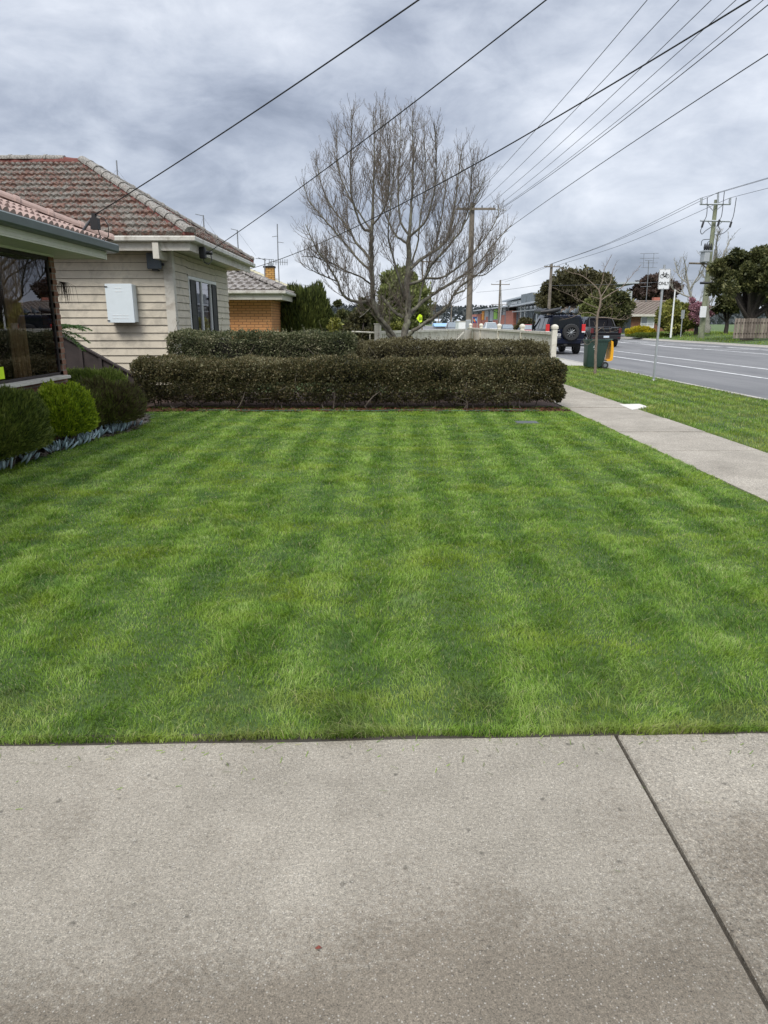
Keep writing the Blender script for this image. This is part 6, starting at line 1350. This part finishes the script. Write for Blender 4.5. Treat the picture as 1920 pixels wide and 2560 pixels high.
for s_ in (-1, 1):
    b = MB()
    for y0, y1, t0, t1 in ((1.95, 2.72, 2.0, 2.7), (2.8, 3.75, 2.8, 3.35)): b.poly([(s_*(W_+.004), y0, 1.36), (s_*(W_+.004), y1, 1.36), (s_*(W_*.82+.02), t1, 1.86), (s_*(W_*.82+.02), t0, 1.86)])
    b.build('side_window', M['darkglass'], pk)
    b = MB(); b.rbox(s_*.94-.09, s_*.94+.10, -.03, .12, .92, 1.24, .02); b.build('tail_light', M['taildark'], pk)
    b = MB(); b.box(s_*.84-.09, s_*.84+.09, -.165, -.161, .60, .64); b.build('reflector', M['taildark'], pk)
    for yy in (.95, 4.35):
        wheel(pk, s_*.90, yy, .43, .28)
        b = MB(); ar = [(math.cos(a)*.53, math.sin(a)*.50) for a in [math.pi*k/12 for k in range(13)]]; ar2 = [(math.cos(a)*.46, math.sin(a)*.44) for a in [math.pi*k/12 for k in range(13)]]
        b.loft([[(s_*W_, yy+p[0], .44+p[1]), (s_*(W_+.07), yy+p[0], .44+p[1]), (s_*(W_+.07), yy+q_[0], .44+q_[1]), (s_*W_, yy+q_[0], .44+q_[1])] for p, q_ in zip(ar, ar2)], True); b.build('wheel_arch', M['black'], pk)
    b = MB(); b.rbox(s_*1.13-.10, s_*1.13+.10, 3.5, 3.6, 1.30, 1.55, .04); b.build('wing_mirror', M['black'], pk)
b = MB(); b.rbox(-.98, .98, -.16, .02, .52, .78, .04); b.build('bumper', M['black'], pk)
b = MB(); b.tube([(-.90, .08, 1.24), (-.8, .0, 1.27), (-.35, .0, 1.27), (-.28, -.01, 1.20), (.28, -.01, 1.20), (.35, .0, 1.27), (.8, .0, 1.27), (.9, .08, 1.24)], .014, 5); b.box(-.82, .82, -.012, -.004, .98, 1.0); b.build('tailgate_crease', M['dpanel'], pk)
b = MB(); b.tube([(-.88, .9, 1.33), (-.80, 1.35, 1.80), (-.70, 1.55, 1.92), (.70, 1.55, 1.92), (.80, 1.35, 1.80), (.88, .9, 1.33)], .04, 8); b.build('sports_bar', M['black'], pk)
b = MB(); b.rbox(-.19, .19, -.180, -.161, .62, .75, .01); pl_ = b.build('number_plate', M['plate'], pk); text('IAN 7CK', .10, (0, -.183, .685), (R(90), 0, 0), M['blueroof'], pl_)
b = MB(); b.box(-.8, .8, .3, 5.0, .40, .60); b.build('chassis', M['rubber'], pk)
# oncoming cars
def car(u, Y, m, label, s=1., hgt=1.5, ry=math.pi, z=RZ):
    x = at(u, 825, Y).x; rt = empty('car', (x, Y, z), 0, label, 'car', 'distant cars on the road'); w_ = .9*s
    b = MB(); b.loft(body_loft([(0, .25, w_*.88, .55, w_*.86, .66, w_*.7), (.12, .2, w_*.95, .66, w_*.94, .78, w_*.8), (1.0, .2, w_, .85, w_, .95, w_*.86), (1.75, .2, w_, .9, w_, hgt, w_*.70), (3.2, .2, w_, .9, w_, hgt, w_*.70), (4.0, .25, w_*.97, .9, w_*.95, 1.0, w_*.8), (4.3, .3, w_*.9, .8, w_*.9, .92, w_*.8)], .07)); smooth_by_angle(b.build('body', M[m], rt), 35)
    b = MB(); b.poly([(-w_*.80, 1.02, .97), (w_*.80, 1.02, .97), (w_*.66, 1.66, hgt-.06), (-w_*.66, 1.66, hgt-.06)]); o = b.build('windscreen', M['skyglass'], rt); o.location = (0, -.03, .02)
    b = MB(); b.box(-w_*.55, w_*.55, -.01, .05, .42, .56); b.box(-.2, .2, -.02, .02, .3, .4); b.build('grille', M['black'], rt)
    for s_ in (-1, 1):
        b = MB(); b.rbox(s_*w_*.74-.14, s_*w_*.74+.13, -.02, .12, .56, .70, .02); b.build('headlight', M['clearlens'], rt)
        b = MB(); b.rbox(s_*w_*1.05-.09, s_*w_*1.05+.09, 1.2, 1.3, .95, 1.08, .02); b.build('wing_mirror', M[m], rt)
        b = MB(); b.poly([(s_*(w_+.01), 1.35, .95), (s_*(w_+.01), 3.7, .95), (s_*(w_*.74+.01), 3.1, hgt-.08), (s_*(w_*.74+.01), 1.85, hgt-.08)]); b.build('side_window', M['darkglass'], rt)
        for yy in (.8, 3.4):
            b = MB(); b.cyl((s_*w_-.18*max(s_, 0)-(0 if s_ > 0 else -.0), yy, .32), (s_*w_-.18*max(s_, 0)+.18, yy, .32), .32, 14); b.build('wheel', M['rubber'], rt)
    return rt
car(1232, 98, 'carwhite', 'white four wheel drive car between the fence post caps', 1.05, 1.75)
car(1274, 92, 'cargrey', 'grey hatchback right of the white four wheel drive', 1., 1.5)
car(1330, 78, 'carred', 'dark red car partly hidden behind the off-roader', 1., 1.5)
car(1318, 100, 'carwhite', 'small white car half hidden behind the red one', .95, 1.45)
car(1133, 110, 'cargrey', 'grey car beyond the bare tree beside the white trailer', 1., 1.75, z=-.03)
# ------------------------------------------------------------------ wheelie bin
g0, g1 = G(1466, 922), G(1512, 922); wb = empty('wheelie_bin', (g0.x+.37, g0.y+.3, 0), 0, 'dark green wheelie bin with its yellow lid swung open at the kerb', 'bin')
def ringb(z, x0, x1, y0, y1, r=.04): 
    o = []
    for cx_, cy_, a0 in ((x1-r, y1-r, 0), (x0+r, y1-r, 90), (x0+r, y0+r, 180), (x1-r, y0+r, 270)):
        for k in range(4): a = R(a0+30*k); o.append((cx_+r*math.cos(a), cy_+r*math.sin(a), z))
    return o
b = MB(); b.loft([ringb(.06, -.33, .20, -.24, .24), ringb(.10, -.35, .22, -.25, .25), ringb(.92, -.36, .36, -.29, .29), ringb(.93, -.40, .40, -.31, .31), ringb(1.0, -.41, .41, -.32, .32), ringb(1.0, -.37, .36, -.28, .28), ringb(.2, -.30, .18, -.22, .22)], True); smooth_by_angle(b.build('bin_body', M['bin'], wb), 40)
b = MB(); b.tube([(.40, -.24, .98), (.50, -.24, 1.0), (.50, .24, 1.0), (.40, .24, .98)], .016, 6)
for k in range(6): b.box(-.3+k*.12, -.285+k*.12, -.305, -.296, .82, .93)
b.build('handle', M['bin'], wb)
b = MB(); b.loft([[(.44, y, .97), (.51, y, .93), (.55, y, .62), (.54, y, .30), (.46, y, .26), (.34, y, .26), (.34, y, .30), (.44, y, .33), (.46, y, .62)] for y in (-.27, .27)]); smooth_by_angle(b.build('lid', M['yellow'], wb), 50)
for s_ in (-1, 1):
    b = MB(); b.tube([(.28, s_*.27-.03, .12), (.28, s_*.27+.03, .12)], [.12]*2, 20); wh = b.build('wheel', M['rubber'], wb); b = MB(); b.tube([(.28, s_*.27-.034, .12), (.28, s_*.27+.034, .12)], [.06]*2, 14); b.build('hub', M['dpanel'], wh)
b = MB(); b.tube([(-.17, -.283, .72), (-.14, -.288, .80), (-.11, -.284, .72), (-.17, -.284, .76), (-.1, -.284, .70), (-.16, -.283, .66), (-.08, -.282, .66)], .008, 4); b.build('emblem', M['white'], wb)
# ------------------------------------------------------------------ bicycle sign
sb_ = G(1634, 951); tpp = at(1661.5, 662, sb_.y); sg = empty('bicycle_sign', sb_, 0, 'white BIKE ONLY road sign with bicycle symbol on a leaning galvanised pole', 'road sign')
sg['label'] = 'white ONLY sign with bicycle symbol on a leaning galvanised pole on the verge'
dp = tpp-sb_; b = MB(); b.cyl((0, 0, -.1), tuple(dp), .032, 14); smooth_by_angle(b.build('pole', M['metal'], sg), 50)
b = MB(); b.tube([(0, 0, 0), (0, 0, .03)], [.07, .05], 10); b.build('base_collar', M['metal'], sg)
cz = at(1661, 698, sb_.y); ctr = cz-sb_; ctr.x = (at(1660.5, 698, sb_.y)-sb_).x-.015; Wd_ = .30; Hd_ = .51
ln = math.atan2(dp.x, dp.z)
Ms = Matrix.Translation(ctr+Vector((0, -.045, 0))) @ Matrix.Rotation(ln, 4, 'Y')
def sbx(mb, x0, x1, z0, z1, y0, y1): mb.box(x0, x1, y0, y1, z0, z1, Ms)
hw_, hh_ = .155, .265
b = MB(); b.loft([[Ms @ Vector((p[0], y, p[1])) for p in [((hw_-.03)*sx1+.03*math.cos(R(a)), (hh_-.03)*sz1+.03*math.sin(R(a))) for sx1, sz1, aa in ((1, 1, (0, 45, 90)), (-1, 1, (90, 135, 180)), (-1, -1, (180, 225, 270)), (1, -1, (270, 315, 360))) for a in aa]] for y in (.004, -.004)]); face = b.build('sign_face', M['signface'], sg)
b = MB(); s2 = [((hw_-.035)*sx1+.026*math.cos(R(a)), (hh_-.035)*sz1+.026*math.sin(R(a))) for sx1, sz1, aa in ((1, 1, (0, 45, 90)), (-1, 1, (90, 135, 180)), (-1, -1, (180, 225, 270)), (1, -1, (270, 315, 360))) for a in aa]
b.tube([Ms @ Vector((x, -.005, z)) for x, z in s2+[s2[0]]], .0042, 4)
def T3(x, z): return Ms @ Vector((x, -.007, z))
def circ(mb, cx_, cz_, r, w_): mb.tube([T3(cx_+math.cos(a)*r, cz_+math.sin(a)*r) for a in [k*2*math.pi/24 for k in range(25)]], w_, 4)
circ(b, -.07, .075, .046, .0065); circ(b, .075, .075, .046, .0065)
for pl in (((-.07, .075), (-.035, .15)), ((-.035, .15), (-.05, .175), (-.025, .18)), ((-.045, .135), (.04, .135)), ((-.045, .135), (.0, .065)), ((.0, .065), (.045, .15)), ((.0, .065), (.075, .075)), ((.075, .075), (.04, .135)), ((.025, .16), (.065, .155))): b.tube([T3(*p) for p in pl], .0072, 4)
circ(b, .0, .065, .010, .008); b.build('bicycle_symbol', M['ink'], face)
t_ = text('ONLY', .115, ctr+Ms.to_3x3() @ Vector((0, 0, -.115))+Vector((0, -.051, 0)), (0, 0, 0), M['ink'], face); t_.rotation_euler = (Matrix.Rotation(ln, 3, 'Y') @ Matrix.Rotation(R(90), 3, 'X')).to_euler(); t_.scale = (.92, 1, 1)
b = MB(); 
for z in (.235, -.235): b.tube([Ms @ Vector((0, -.004, z)), Ms @ Vector((0, -.012, z))], [.008]*2, 8)
b.build('bolt', M['ink'], face)
# taildark handled above; report
print('objects', len(bpy.data.objects), 'verts', sum(len(m.vertices) for m in bpy.data.meshes))
